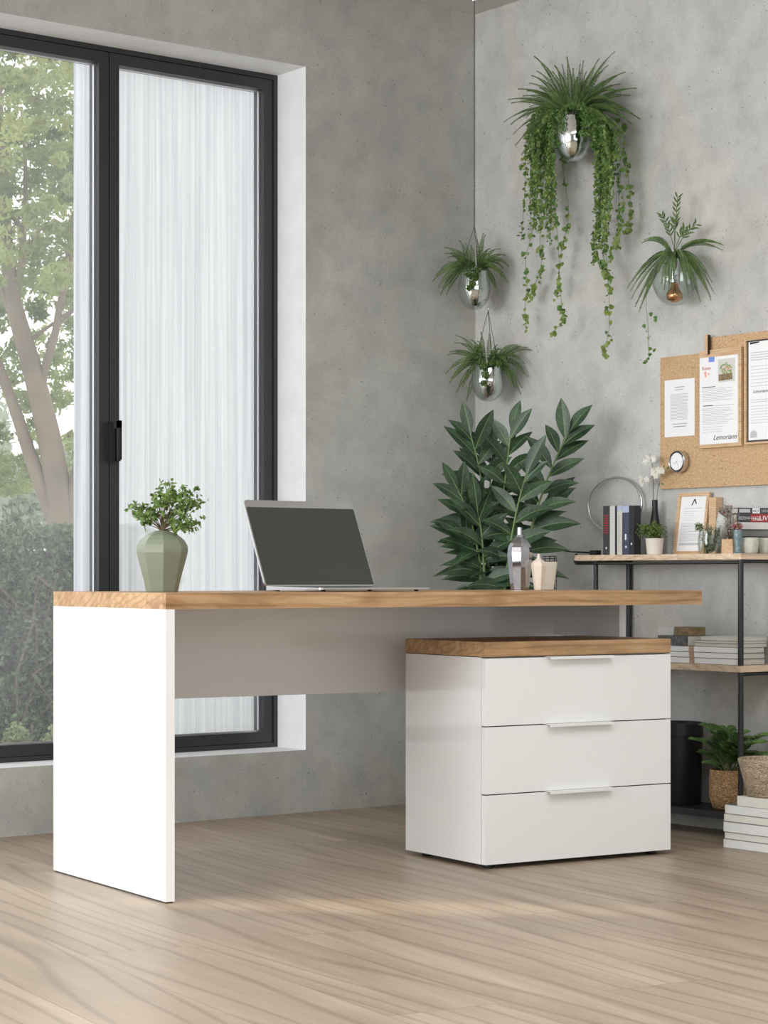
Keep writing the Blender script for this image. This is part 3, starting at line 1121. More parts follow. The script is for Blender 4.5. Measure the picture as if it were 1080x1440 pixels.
faceted('faceted_cup', [(r * s4, z * s4) for r, z in prof], 10, M['creamb'], p, 0, 'ivory faceted open cup behind the cream candle on the desk', 'cup')
# wire basket behind the cup
d5 = 6.56
s5 = d5 / FPX
p = at(773, 822, d=d5); p.z = vz
wb = empty('wire_basket', p, label='small black wire basket peeping out behind the ivory cup on the desk', cat='basket')
for z in (1, 12, 24, 34, 39, 43, 46.5):
    bm = nb()
    tube(bm, [Vector((math.cos(a) * 9.5 * s5, math.sin(a) * 9.5 * s5, z * s5 + .001)) for a in [2 * math.pi * i / 28 for i in range(28)]], .0011, 5, closed=True)
    obj('wire_ring', bm, M['black'], wb)
for i in range(8):
    bm = nb()
    a = 2 * math.pi * i / 8
    tube(bm, [Vector((math.cos(a) * 9.5 * s5, math.sin(a) * 9.5 * s5, .001)), Vector((math.cos(a) * 9.5 * s5, math.sin(a) * 9.5 * s5, 46.5 * s5 + .001))], .0009, 5)
    obj('upright_wire', bm, M['black'], wb)

# ------------------------------------------------------------------ shelf unit against the right wall
SX0, SX1 = -.170, -.004
SYF, SYB = -1.431, -.712          # near end, far end
ZT0, ZT1 = .8400, .8575
ZM0, ZM1 = .5025, .5215
BZ0, BZ1 = .058, .079
sh = empty('shelf_unit', ((SX0 + SX1) / 2, (SYF + SYB) / 2, 0), label='narrow black metal shelf unit with pale wooden boards along the right wall', cat='shelf')
so = sh.location
sb = lambda name, x0, x1, y0, y1, z0, z1, m, par=sh, bv=.001: boxo(name, x0 - so.x, x1 - so.x, y0 - so.y, y1 - so.y, z0, z1, m, par, bv)
sb('top_board', SX0, SX1, SYF, SYB + .012, ZT0, ZT1, M['shelfwood'])
sb('middle_board', SX0, SX1, SYF, -.80, ZM0, ZM1, M['shelfwood'])
sb('base_panel', SX0 + .002, SX1, SYF, -.80, BZ0, BZ1, M['black'], bv=.004)
PR = .0085
py_near = SYF + PR + .0


def post(x, y, z0, z1, nm='post', r=PR):
    bm = nb(); lathe(bm, [(r, z0), (r, z1)], 16)
    obj(nm, bm, M['black'], sh, smooth=True, auto=40, loc=(x - so.x, y - so.y, 0))


PX = SX0 + PR + .001
yl = -.793
post(PX, SYF + PR + .001, 0, ZT0 - .0005)
post(SX1 - PR - .001, SYF + PR + .001, 0, ZT0 - .0005)
post(PX, yl, 0, ZT0 - .0005, r=.0075)
post(SX1 - .009, yl, 0, ZT0 - .0005, r=.0095)
bm = nb()
zr = ZT0 - .0055
# tubular tray rail: round the far end and along both long sides
ya = yl - .01
pts = []
for k in range(9):
    a = math.radians(90 + 0 + 180 * k / 8)
    pts.append(Vector((SX0 + .004 - so.x, SYB + .004 - math.cos(math.radians(180 * k / 8)) * 0 + .009 * math.sin(math.radians(180 * k / 8)) - so.y, (ZT1 + ZT0) / 2 - .004 + .0145 * math.cos(math.radians(180 * k / 8)))))
pts.append(Vector((SX0 + .004 - so.x, SYF - so.y + .006, pts[-1].z)))
tube(bm, pts, .0045, 8)
obj('front_rail', bm, M['black'], sh)
for yy in (SYB + .012, yl):
    bm = nb()
    tube(bm, [Vector((SX0 + .004 - so.x, yy - so.y, ZT0 - .006)), Vector((SX1 - .006 - so.x, yy - so.y, ZT0 - .006))], .0045, 8)
    obj('cross_rail', bm, M['black'], sh)
for zz in (ZT0 - .006, ZM0 - .006):
    bm = nb()
    tube(bm, [Vector((SX0 + .006 - so.x, SYF + .008 - so.y, zz)), Vector((SX1 - .006 - so.x, SYF + .008 - so.y, zz))], .0055, 8)
    obj('near_end_rail', bm, M['black'], sh)

SZ = ZT1 + .0003     # objects stand here


def px_scale(px, x):  # metres along y per photo px at plane x
    return abs(yx(px + 1, x) - yx(px, x))


# cable with a plug on the far end of the shelf
bm = nb()
pb = at(833, 777, x=-.10); pb.z = SZ + .0075
pw = at(757, 770, x=-.004)
cb = empty('power_cable', (pb.x, pb.y, SZ), label='thin black power cable with plug lying on the far end of the shelf', cat='cable')
tube(bm, [pb - cb.location, (pb * .6 + pw * .4) + Vector((0, 0, -.003)) - cb.location, pw - cb.location], [.0035, .0022, .0016], 8)
obj('cord', bm, M['blackm'], cb)
bm = nb(); box(bm, -.010, .010, -.030, .002, 0, .016)
obj('plug', bm, M['blackm'], cb, bevel=.003)

# upright books
random.seed(2)
bx = -.150
books = [
    (848.2, 857.2, 711.5, 'bk_dark', 'charcoal upright book with red lettering on its spine, leftmost on the top shelf', 'r'),
    (857.6, 864.6, 711.5, 'bk_white', 'white upright book with grey lettering, second from the left on the top shelf', 'g'),
    (865.0, 867.4, 711.5, 'bk_black', 'very thin black upright book between the two pale books on the top shelf', ''),
    (867.8, 874.8, 711.5, 'bk_cream', 'cream upright book with pale blue top, right of the thin black one', 'c'),
    (875.2, 884.6, 711.0, 'bk_navy', 'navy blue upright book with light top band on the top shelf', 'n'),
    (884.9, 891.5, 711.0, 'bk_black', 'black upright book at the right end of the upright row beside the herb pot', 'k'),
]
for a, b, top, m, lab, kd in books:
    ya_, yb_ = yx(a, bx), yx(b, bx)
    zt = zx((a + b) / 2, top, bx)
    bk = empty('upright_book', (bx, (ya_ + yb_) / 2, SZ), label=lab, cat='book', group='upright books on the top shelf')
    tk = abs(ya_ - yb_); h = zt - SZ
    dp = .030 if kd == 'k' else (.045 if kd == 'n' else .075)
    bm = nb()
    c = min(.0018, tk * .2)
    box(bm, 0, .0022, -tk / 2, tk / 2, 0, h)
    box(bm, .0022, dp, -tk / 2, -tk / 2 + c, 0, h); box(bm, .0022, dp, tk / 2 - c, tk / 2, 0, h)
    sq = Matrix(((0, 0, -1, -.0004), (-1, 0, 0, 0), (0, 1, 0, 0), (0, 0, 0, 1)))   # text xy -> spine plane facing -x
    vt = sq @ Matrix.Rotation(-math.pi / 2, 4, 'Z')                                # reading down the spine
    if kd == 'r':
        for i in range(9):
            zc = h * (.80 - .05 * i)
            if zc > h * .4: box(bm, -.0006, 0, -tk * .32, tk * .32, zc - .0022, zc + .0022, 1)
        box(bm, -.0006, 0, -.0025, .0025, h * .12, h * .16, 2)
    if kd == 'g':
        for i in range(5): box(bm, -.0006, 0, -tk * .3, tk * .28, h * (.9 - .06 * i), h * (.915 - .06 * i), 1)
    if kd == 'c':
        box(bm, -.0006, 0, -tk / 2, tk / 2, h * .9, h * .995, 3)
        box(bm, -.0007, 0, -tk * .1, tk * .1, h * .25, h * .8, 1)
        box(bm, -.0007, 0, -tk * .4, -tk * .1, h * .16, h * .18, 1)
    if kd == 'n':
        box(bm, -.0006, 0, -tk / 2, tk / 2, h * .86, h * .995, 3)
        box(bm, -.0006, 0, -tk * .1, tk * .1, h * .3, h * .42, 2)
        box(bm, -.0006, 0, -tk * .15, tk * .05, h * .14, h * .18, 2)
    if kd == 'k':
        box(bm, -.0006, 0, -tk * .1, tk * .15, h * .2, h * .24, 2)
    inks = {'r': M['bk_red'], 'g': M['greyink'], 'c': M['greyink']}.get(kd, M['greyink'])
    obj('cover', bm, [M[m], inks, M['paper'], plain('pale_blue_band', srgb(176, 186, 214), .6)], bk)
    bm = nb(); box(bm, .003, dp - .003, -tk / 2 + c + .0002, tk / 2 - c - .0002, .003, h - .003)
    obj('pages', bm, M['pages'], bk)

# silver hoop
hc = at(864.5, 709.5, x=-.02)
hrad = 37.5 * px_scale(864, -.02)
hzr = 38.0 * (at(864, 709.5, x=-.02).z - at(864, 710.5, x=-.02).z)
hp_ = empty('metal_hoop', (hc.x, hc.y, SZ), label='slim silver metal hoop on a small foot standing behind the upright books', cat='ornament')
bm = nb()
tube(bm, [Vector((0, hrad * math.cos(a), hc.z - SZ + hzr * math.sin(a))) for a in [2 * math.pi * i / 64 for i in range(64)]], .0036, 8, closed=True)
obj('hoop', bm, M['silver'], hp_)
bm = nb(); tube(bm, [Vector((0, 0, .004)), Vector((0, 0, hc.z - SZ - hzr))], .003, 8); lathe(bm, [(.016, 0), (.016, .004)], 24)
obj('foot', bm, M['silver'], hp_)


def herb_plant(name, loc, lab, potprof, potmat, fol, r_, h_, z_, n, ls, stems=26, bias=(0, 0)):
    e = empty(name, loc, label=lab, cat='potted plant')
    bm = nb(); lathe(bm, potprof, 36)
    obj('pot', bm, potmat, e, smooth=True, auto=35)
    rt = potprof[-1][0]
    bm, b2 = nb(), nb()
    for _ in range(stems):
        a = random.uniform(0, 6.283); q = random.random() ** .6
        P = Vector((math.cos(a) * r_ * q + bias[0], math.sin(a) * r_ * q + bias[1], z_ + h_ * random.uniform(.15, 1) * (1 - .4 * q * q)))
        b0 = Vector((math.cos(a) * rt * .3, math.sin(a) * rt * .3, z_ - .01))
        midp = Vector((P.x * .3, P.y * .3, z_ + h_ * .7))
        pts = bez(b0, midp, P, 5)
        tube(b2, pts, .0008, 4)
        for k in range(n):
            t = random.uniform(.3, 1.05)
            c = (1 - t) ** 2 * b0 + 2 * t * (1 - t) * midp + t * t * P + rnd_dir() * .006
            leaf(bm, c, rnd_dir() + Vector((0, 0, .2)), rnd_dir(), ls * random.uniform(.7, 1.3), ls * .55, .1, 2)
    obj('leaves', bm, fol, e)
    obj('stems', b2, M['stem'], e)
    return e


# herb in an off-white pot
random.seed(5)
xq = -.125
yc = yx(920.5, xq)
s = 6.98 / FPX
hp = zx(920, 757, xq) - SZ
herb_plant('potted_herb', (xq, yc, SZ), 'bushy green herb in an off white tapered pot beside the black bottle vase',
           [(10.0 * s, 0), (10.4 * s, .001), (12.6 * s, hp * .98), (12.8 * s, hp), (12.0 * s, hp), (11.6 * s, hp * .86), (0.3 * s, hp * .84)], M['pot'], M['herb'],
           .048, .066, hp * .9, 26, .0085, 50, (0, .016))

# black bottle with orchid
xb = -.045
yb2 = yx(921, xb)
s = 7.05 / FPX
hb_ = zx(921, 703, xb) - SZ
e = empty('black_bottle', (xb, yb2, SZ), label='matt black long necked bottle vase behind the herb pot on the shelf', cat='vase')
bm = nb(); lathe(bm, [(7.6 * s, 0), (8.2 * s, .004), (8.2 * s, hb_ * .35), (7.0 * s, hb_ * .55), (4.6 * s, hb_ * .74), (3.9 * s, hb_ * .85), (4.0 * s, hb_), (3.2 * s, hb_), (3.0 * s, hb_ * .7), (3 * s, .02)], 28)
obj('body', bm, M['blackm'], e, smooth=True, auto=40)
oe = empty('orchid_stem', (xb, yb2, SZ + .03), label='white orchid spray rising out of the black bottle vase', cat='flower')


def onx(px, py, x=-.045): return at(px, py, x=x) - oe.location


bm = nb()
tube(bm, bez(Vector((0, 0, 0)), onx(919, 700), onx(918, 660), 8) + [onx(917, 652), onx(915, 645)], .0013, 6)
tube(bm, bez(Vector((0.002, 0, 0)), onx(922, 700), onx(926, 684), 8) + [onx(928, 678)], .0010, 6)
tube(bm, [onx(918, 668), onx(914, 674), onx(906, 679)], .0009, 5)
tube(bm, [onx(918, 668), onx(925, 664), onx(936, 660)], .0009, 5)
obj('stalk', bm, M['bark'], oe)
bm = nb()
for (px, py) in ((913, 644), (921, 645), (909, 648), (905, 678), (912, 673), (903, 673), (920, 663), (928, 661), (924, 668), (933, 662)):
    c = onx(px, py, -.052)
    for k in range(5):
        a = 2 * math.pi * k / 5 + random.random()
        dv = Vector((-.5, math.cos(a), math.sin(a)))
        leaf(bm, c, dv, Vector((-1, 0, .1)), .0160, .0145, .1, 3)
obj('blossoms', bm, M['petal'], oe)
bm = nb()
for (px, py) in ((938, 660), (936, 663), (934, 658), (929, 680), (927, 683)):
    leaf(bm, onx(px, py, -.05), rnd_dir(), rnd_dir(), .014, .008, .1, 3)
obj('buds', bm, M['herb'], oe)


# framed print leaning on the wall
def local_frame(BL, BR, TL):
    """matrix whose x runs BL->BR, y BL->TL (made square), z out towards the room"""
    X = (BR - BL); W = X.length; X.normalize()
    Y = (TL - BL); Y = Y - X * Y.dot(X); H = Y.length; Y.normalize()
    Z = X.cross(Y)
    Mx = Matrix(((X.x, Y.x, Z.x, BL.x), (X.y, Y.y, Z.y, BL.y), (X.z, Y.z, Z.z, BL.z), (0, 0, 0, 1)))
    return Mx, W, H


def place(o, Mx):
    o.matrix_world = Mx
    return o


BL = at(945.5, 779, x=-.047); BL.z = SZ + .0005
BR = at(989, 779, x=-.047); BR.z = SZ + .0005
TL = at(954, 693.5, x=-.022); TL.y = BL.y
H_ = TL.z - BL.z
Mx, W_, Hh = local_frame(BL, BR, Vector((-.020, BL.y, BL.z + H_)))
fr = empty('picture_frame', (0, 0, 0), label='pale wooden frame with a printed certificate leaning on the wall behind the shelf', cat='picture frame')
place(fr, Mx)
bw, tk = .0105, .012
bm = nb()
box(bm, 0, W_, 0, bw, -tk, 0); box(bm, 0, W_, Hh - bw, Hh, -tk, 0)
box(bm, 0, bw, bw, Hh - bw, -tk, 0); box(bm, W_ - bw, W_, bw, Hh - bw, -tk, 0)
obj('frame', bm, M['wood2'], fr, bevel=.0008)
bm = nb()
box(bm, bw, W_ - bw, bw, Hh - bw, -tk * .8, -tk * .5)
zt_ = -tk * .5
Tm = lambda x, y, z=zt_ + .0002: Matrix.Translation((x, y, z))
# the tent-shaped emblem
for (x0, x1, y0, y1) in ((.42, .50, .80, .90), (.5, .56, .9, .82)):
    v = [bm.verts.new((W_ * a, Hh * b, zt_ + .0004)) for a, b in ((x0, y0), (x0 + .035, y0), (x1 + .035, y1), (x1, y1))]
    bm.faces.new(v).material_index = 1
def ink_lines(bm, x0, x1, y1, y0, n, th, z, mi, ragged=.2, seed=1):
    rs = random.Random(seed)
    for i in range(n):
        y = y1 + (y0 - y1) * i / max(1, n - 1)
        xe_ = x1 - (x1 - x0) * ragged * rs.random()
        v = [bm.verts.new(p) for p in ((x0, y - th / 2, z), (xe_, y - th / 2, z), (xe_, y + th / 2, z), (x0, y + th / 2, z))]
        bm.faces.new(v).material_index = mi
ink_lines(bm, W_ * .2, W_ * .78, Hh * .75, Hh * .74, 1, .0016, zt_ + .0004, 2, 0)
ink_lines(bm, W_ * .2, W_ * .7, Hh * .70, Hh * .56, 5, .0009, zt_ + .0004, 2, .4)
ink_lines(bm, W_ * .14, W_ * .88, Hh * .50, Hh * .22, 14, .0013, zt_ + .0004, 2, .15)
ink_lines(bm, W_ * .14, W_ * .86, Hh * .18, Hh * .16, 2, .003, zt_ + .0004, 2, .1)
obj('print', bm, [M['paper'], M['ink'], M['greyink']], fr)

# small wooden block behind the frame
xw = -.022
ya_, yb_ = yx(1000.5, xw), yx(1010.5, xw)
hz_ = zx(1004, 699.5, xw) - SZ
bm = nb(); box(bm, -.012, .018, yb_ - ya_, 0, 0, hz_)
tag(obj('wooden_block', bm, M['wood2'], bevel=.004, loc=(xw, ya_, SZ)), 'upright pale wooden block between the picture frame and the wall', 'block')

# glass jug with grey-green herb
random.seed(9)
xg = -.138
yg = yx(998, xg); s = 6.65 / FPX * 1.12
hg = zx(998, 742, xg) - SZ
e = empty('glass_jug', (xg, yg, SZ), label='small clear glass jug with curved handle holding grey green herbs on the shelf', cat='jug')
bm = nb(); lathe(bm, [(12 * s, .0), (14 * s, .004), (15 * s, hg * .4), (13 * s, hg * .85), (12.6 * s, hg), (12.0 * s, hg), (12.4 * s, hg * .85), (14.2 * s, hg * .4), (13 * s, .007), (.1 * s, .006)], 32, cap1=False)
obj('body', bm, M['clear'], e, smooth=True)
bm = nb()
tube(bm, [Vector((0, 12.8 * s, hg * .9)), Vector((0, 18 * s, hg * .86)), Vector((0, 20 * s, hg * .6)), Vector((0, 18 * s, hg * .3)), Vector((0, 14.5 * s, hg * .18))], .002, 8)
obj('handle', bm, M['clear'], e)
e = empty('herb_bunch', (xg, yg, SZ + .008), label='grey green herb bunch filling the glass jug', cat='plant')
bm, b2 = nb(), nb()
for i in range(46):
    a = random.uniform(0, 6.283); q = random.random() ** .5
    rr = 12.0 * s * q
    top = hg * random.uniform(.3, 1.05)
    P = Vector((math.cos(a) * rr, math.sin(a) * rr, top))
    tube(b2, [Vector((P.x * .4, P.y * .4, 0)), P], .0007, 4)
    for k in range(26):
        c = Vector((P.x * .4, P.y * .4, 0)).lerp(P, random.uniform(.05, 1.1)) + rnd_dir() * .004
        leaf(bm, c, rnd_dir(), rnd_dir(), .0062, .0036, .1, 2)
for i in range(120):
    c = Vector((-.01, random.uniform(9, 20) * s, hg * random.uniform(.82, 1.08)))
    leaf(bm, c, rnd_dir(), rnd_dir(), .007, .004, .1, 2, 1)
obj('leaves', bm, [M['greyherb'], M['herb']], e)
obj('stems', b2, M['stem'], e)

# white paper cone of dried flowers, leaning
xc_ = -.06
c0 = at(1005, 770, x=xc_); c0.z = SZ + .012
c1 = at(1026, 722, x=xc_)
ax_ = (c1 - c0); Lc = ax_.length; ax_.normalize()
e = empty('flower_cone', c0, label='white cone wrapped bunch of dried speckled flowers leaning behind the glass jug', cat='bouquet')
e.rotation_mode = 'QUATERNION'
e.rotation_quaternion = ax_.to_track_quat('Z', 'Y')
bm = nb(); lathe(bm, [(.010, 0), (.030, Lc * .75), (.034, Lc * .96), (.0325, Lc * .96), (.0285, Lc * .74), (.009, .004)], 28, cap0=True, cap1=True)
obj('wrapper', bm, M['bk_white'], e, smooth=True, auto=50)
bm = nb()
for i in range(700):
    d_ = rnd_dir() * random.random() ** .4
    c = Vector((d_.x * .036, d_.y * .036, Lc * .98 + d_.z * .022 + .004))
    leaf(bm, c, rnd_dir(), rnd_dir(), .006, .005, 0, 2, 0 if random.random() < .85 else 1)
obj('dried_flowers', bm, [M['dried'], M['pink']], e)

# little wooden box
xv = -.14
ya_, yb_ = yx(1014.5, xv), yx(1030.5, xv)
hz_ = zx(1022, 758, xv) - SZ
bm = nb()
vs = box(bm, 0, .035, yb_ - ya_, 0, 0, hz_)
for v in vs:
    if v.co.z > .01: v.co.y = v.co.y * .94 - .001
tag(obj('wooden_box', bm, M['wood2'], bevel=.0012, loc=(xv, ya_, SZ)), 'small light brown wooden box between the glass jug and the blue vase', 'box')
# dried flowers standing in the box
random.seed(21)
e = empty('dried_sprig', (xv + .016, (ya_ + yb_) / 2, SZ + hz_), label='speckled dried flower sprigs standing up from the small wooden box', cat='flower')
bm, b2 = nb(), nb()
for i in range(20):
    P = Vector((random.uniform(-.012, .012), random.uniform(-.028, .026), random.uniform(.03, .085)))
    tube(b2, [Vector((P.x * .3, P.y * .3, 0)), P], .0006, 4)
    for k in range(22):
        c = Vector((P.x * .3, P.y * .3, 0)).lerp(P, random.uniform(.3, 1.1)) + rnd_dir() * .006
        leaf(bm, c, rnd_dir(), rnd_dir(), .0045, .0036, 0, 2)
obj('flowers', bm, M['dried'], e); obj('stems', b2, M['bark'], e)

# blue glazed vase with pink flowers
xv = -.148
yv = yx(1037, xv); s = 6.5 / FPX
hv = zx(1037, 745, xv) - SZ
e = empty('glazed_vase', (xv + .002, yv, SZ), label='small mottled blue glazed vase holding pink flowers at the near corner of the shelf', cat='vase')
bm = nb(); lathe(bm, [(5.6 * s, 0), (6.0 * s, .003), (4.3 * s, hv * .12), (4.6 * s, hv * .3), (6.2 * s, hv * .75), (6.0 * s, hv), (5.2 * s, hv), (4.6 * s, hv * .5), (.2 * s, .02)], 28)
obj('body', bm, M['bluevase'], e, smooth=True, auto=40)
e = empty('pink_posy', (xv + .002, yv, SZ + hv), label='tiny pink flower posy in the blue glazed vase', cat='flower')
bm = nb()
for i in range(260):
    d_ = rnd_dir() * random.random() ** .4
    leaf(bm, Vector((d_.x * .013, d_.y * .015, .009 + d_.z * .012)), rnd_dir(), rnd_dir(), .007, .006, 0, 2, 0 if random.random() < .7 else 1)
obj('blossoms', bm, [M['pink'], M['herb']], e)


# grey stone riser and books lying on it
def fy(px, Y): return at(px, 800, y=Y).x


RY0 = -1.372
zra = at(1050, 754.5, y=RY0).z; zrb = at(1050, 744.5, y=RY0).z
RROT = -math.radians(25)
RD = .058
rx0 = fy(1040.5, RY0)
e = empty('stone_riser', (rx0, RY0, SZ), RROT, label='grey stone riser slab carrying the lying books above the stoneware cups', cat='stand')
bm = nb(); box(bm, 0, .104, 0, RD, zra - SZ, zrb - SZ)
obj('slab', bm, M['bk_grey'], e, bevel=.0015)
bm = nb(); box(bm, .004, .100, RD - .008, RD, 0, zra - SZ)
obj('back_support', bm, M['bk_grey'], e)
stack = [(1034.5, 734.5, 744.2, 'bk_white', 'white lying book, lowest of the three on the stone riser', None),
         (1036.6, 722.0, 734.0, 'bk_dark', 'dark lying book with red and grey lettering, middle of the three on the riser', 'two'),
         (1037.8, 713.5, 721.6, 'bk_dark', 'dark lying book with white label patch, topmost on the stone riser', 'one')]
zc = zrb
for a, t0, t1, m, lab, kd in stack:
    h = at(1050, t0, y=RY0).z - at(1050, t1, y=RY0).z
    z0 = zc + .0002
    xa = fy(a, RY0)
    bk = empty('lying_book', (xa, RY0, z0), RROT, label=lab, cat='book', group='books lying on the stone riser')
    Lx = .108
    bm = nb()
    c = .0016
    box(bm, 0, Lx, 0, .002, 0, h); box(bm, 0, Lx, .002, .056, 0, c); box(bm, 0, Lx, .002, .056, h - c, h)
    T = Matrix(((1, 0, 0, 0), (0, 0, -1, -.0003), (0, 1, 0, 0), (0, 0, 0, 1)))
    ink2 = M['greyink']
    def patch(x0_, x1_, z0_, z1_, y_, k_):
        v = [bm.verts.new(p) for p in ((x0_, y_, z0_), (x1_, y_, z0_), (x1_, y_, z1_), (x0_, y_, z1_))]
        bm.faces.new(v).material_index = k_
    if kd == 'two':
        add_text(bm, 'BERNHARD', h * .52, Matrix.Translation((.004, 0, h * .32)) @ T, 1, 'LEFT')
        patch(Lx * .40, Lx, .001, h - .001, -.0002, 2)
        add_text(bm, 'CN&S', h * .42, Matrix.Translation((Lx * .46, -.0002, h * .2)) @ T, 3, 'LEFT')
        add_text(bm, 'LIVE', h * .8, Matrix.Translation((Lx * .66, -.0002, h * .22)) @ T, 3, 'LEFT')
    if kd == 'one':
        patch(.004, Lx * .36, h * .2, h * .8, -.0002, 1)
        patch(Lx * .43, Lx * .65, .0008, h - .0008, -.0002, 3)
        add_text(bm, 'ACT', h * .6, Matrix.Translation((Lx * .54, -.0003, h * .28)) @ T, 4, 'CENTER')
        add_text(bm, 'IAN', h * .7, Matrix.Translation((Lx * .70, -.0003, h * .25)) @ T, 1, 'LEFT')
    obj('cover', bm, [M[m], M['greyink'], M['bk_red'], M['paper'], M['ink']], bk)
    bm = nb(); box(bm, .002, Lx - .002, .003, .054, c + .0001, h - c - .0001)
    obj('pages', bm, M['pages'], bk)
    zc = z0 + h

# stoneware cups under the riser
for i, (px, xx, lab) in enumerate(((1060.5, -.100, 'speckled stoneware cup under the stone riser, beside the blue vase'),
                                   (1086, -.035, 'speckled stoneware cup under the stone riser at the right edge of the photo'))):
    Yc = yx(px, xx)
    Yc = max(Yc, -1.402)
    p = Vector((xx, Yc, SZ))
    s = 6.5 / FPX
    hh = (778.5 - 756) * s
    cu = empty('stoneware_cup', p, label=lab, cat='cup', group='stoneware cups on the top shelf')
    bm = nb(); lathe(bm, [(9.5 * s, 0), (11 * s, .003), (12.8 * s, hh * .6), (12.6 * s, hh), (11.8 * s, hh), (11.8 * s, hh * .6), (9 * s, .006), (.3 * s, .006)], 28)
    obj('body', bm, M['stoneware'], cu, smooth=True, auto=50)
    if i == 0:
        bm = nb()
        dl = Vector((-RT.x, -RT.y, 0))
        tube(bm, [dl * 12 * s + Vector((0, 0, hh * .85)), dl * 18 * s + Vector((0, 0, hh * .8)), dl * 19 * s + Vector((0, 0, hh * .4)), dl * 11.5 * s + Vector((0, 0, hh * .22))], .0028, 8)
        obj('handle', bm, M['stoneware'], cu)

# ------------------------------------------------------------------ middle board: ring binders, magazines and cards
xm = -.155
zc = ZM1 + .0003
mats = ['bk_white', 'bk_white', 'bk_white', 'bk_cream', 'bk_white', 'bk_white']
Yn = SYF + .030
tops = [(929.5, 938.2), (921.5, 929.3), (913, 921.3), (907.5, 912.8), (904, 907.3), (898, 903.8)]
labs = ['thick white book with brown ribbon, lowest on the middle board', 'white book with brown ribbon, second from below on the middle board', 'white book with brown ribbon, third from below on the middle board',
        'cream magazine lying fourth from below on the middle board', 'thin white magazine lying fifth from below on the middle board', 'pale white magazine lying on top of the middle board pile, right part']
for i, (t0, t1) in enumerate(tops):
    h = (t1 - t0) * 6.5 / FPX
    Yf = yx(925 + (i % 3) * 2, xm)
    Yf2 = yx(966, xm) if i >= 3 else Yf
    far = Yf if i < 3 else yx(972 + i, xm)
    if i == 5: far = yx(984, xm)
    bk = empty('white_book' if i < 3 else 'magazine', (xm + random.uniform(0, .006), Yn, zc), label=labs[i], cat='book' if i < 3 else 'magazine', group='pile on the middle board')
    Ly = far - Yn
    bm = nb(); c = .001
    if i < 3:
        box(bm, 0, .0018, 0, Ly, c, h - c); box(bm, 0, .12, 0, Ly, 0, c, 2); box(bm, 0, .12, 0, Ly, h - c, h, 2)  # boards coloured grey to stand in for shadow lines between the books
        ya_ = yx(975, xm) - Yn; yb_ = yx(968, xm) - Yn
        box(bm, -.0006, .0001, ya_, yb_, 0, h, 1)
        obj('cover', bm, [M['paper'], M['ribbon'], M['bk_grey']], bk)
        bm = nb(); box(bm, .003, .118, .002, Ly - .002, c + .0001, h - c - .0001)
        obj('pages', bm, M['pages'], bk)
    else:
        box(bm, 0, .125, 0, Ly, 0, h * .9)
        obj('pages', bm, M['pages'], bk)
        bm = nb(); box(bm, -.0008, .1255, -.0005, Ly, h * .9, h)
        obj('cover', bm, M['bk_navy'] if i in (3, 4) else M['bk_white'], bk)
    zc += h + .0002
    if i == 2: z_photo = zc
# dark photo album on the far half of the pile
ya_, yb_ = yx(967.5, xm), yx(925, xm)
yq = yx(981, xm)
Y5 = yx(972, xm) + .015
hA_ = (911 - 897) * 6.6 / FPX
bk = empty('photo_album', (xm, Y5, z_photo), label='glossy dark photo album lying on the white books, left of the magazines', cat='album')
bm = nb(); box(bm, 0, .0015, 0, yb_ - Y5, 0, hA_); box(bm, .0015, .11, 0, yb_ - Y5, hA_ - .001, hA_); box(bm, .0015, .11, 0, yb_ - Y5, 0, .001)
obj('cover', bm, M['bk_photo'], bk)
bm = nb(); box(bm, .002, .108, .001, yb_ - Y5 - .001, .0011, hA_ - .0011); obj('pages', bm, M['pages'], bk)
zt = z_photo + hA_ + .0003
ya_, yb_ = yx(986, xm + .03), yx(948.5, xm + .03)
yst = max(ya_, Y5 + .002)
hb_ = (896.5 - 884.5) * 6.7 / FPX
bm = nb(); box(bm, 0, .05, 0, yb_ - yst, 0, hb_)
tag(obj('printed_box', bm, M['bk_brown'], bevel=.0008, loc=(xm + .03, yst, zt)), 'small brown box with gold pattern on top of the dark photo album', 'box')
ya_, yb_ = yx(948, xm + .035), yx(926, xm + .035)
bm = nb(); box(bm, 0, .012, 0, yb_ - ya_ - .001, 0, hb_ * .92)
tag(obj('white_card_box', bm, M['bk_white'], bevel=.0006, loc=(xm + .035, ya_ + .001, zt)), 'white card box standing next to the brown printed box', 'box')

# ------------------------------------------------------------------ floor level: bin, baskets, books
zb = BZ1 + .0003
xb_ = -.088
rb = .079
ybn = yx(985, xb_) + rb / .80
zt = zx(950, 1016, xb_ - .02)
e = empty('waste_bin', (xb_, ybn, zb), label='round matt black waste bin on the base of the shelf behind the white drawers', cat='bin')
hB_ = zt - zb
bm = nb(); lathe(bm, [(rb * .90, 0), (rb * .92, .004), (rb * .985, hB_ * .84), (rb, hB_ * .845), (rb, hB_), (rb * .95, hB_), (rb * .94, hB_ * .8), (rb * .85, .01), (.001, .01)], 48)
obj('body', bm, M['blackm'], e, smooth=True, auto=30)
bm = nb(); lathe(bm, [(rb * .945, hB_ - .020), (rb * .945, hB_ - .012), (rb * .82, hB_ - .012), (rb * .5, hB_ - .018), (.001, hB_ - .02)], 48, cap0=False)
obj('inner_lid', bm, M['blackm'], e, smooth=True)

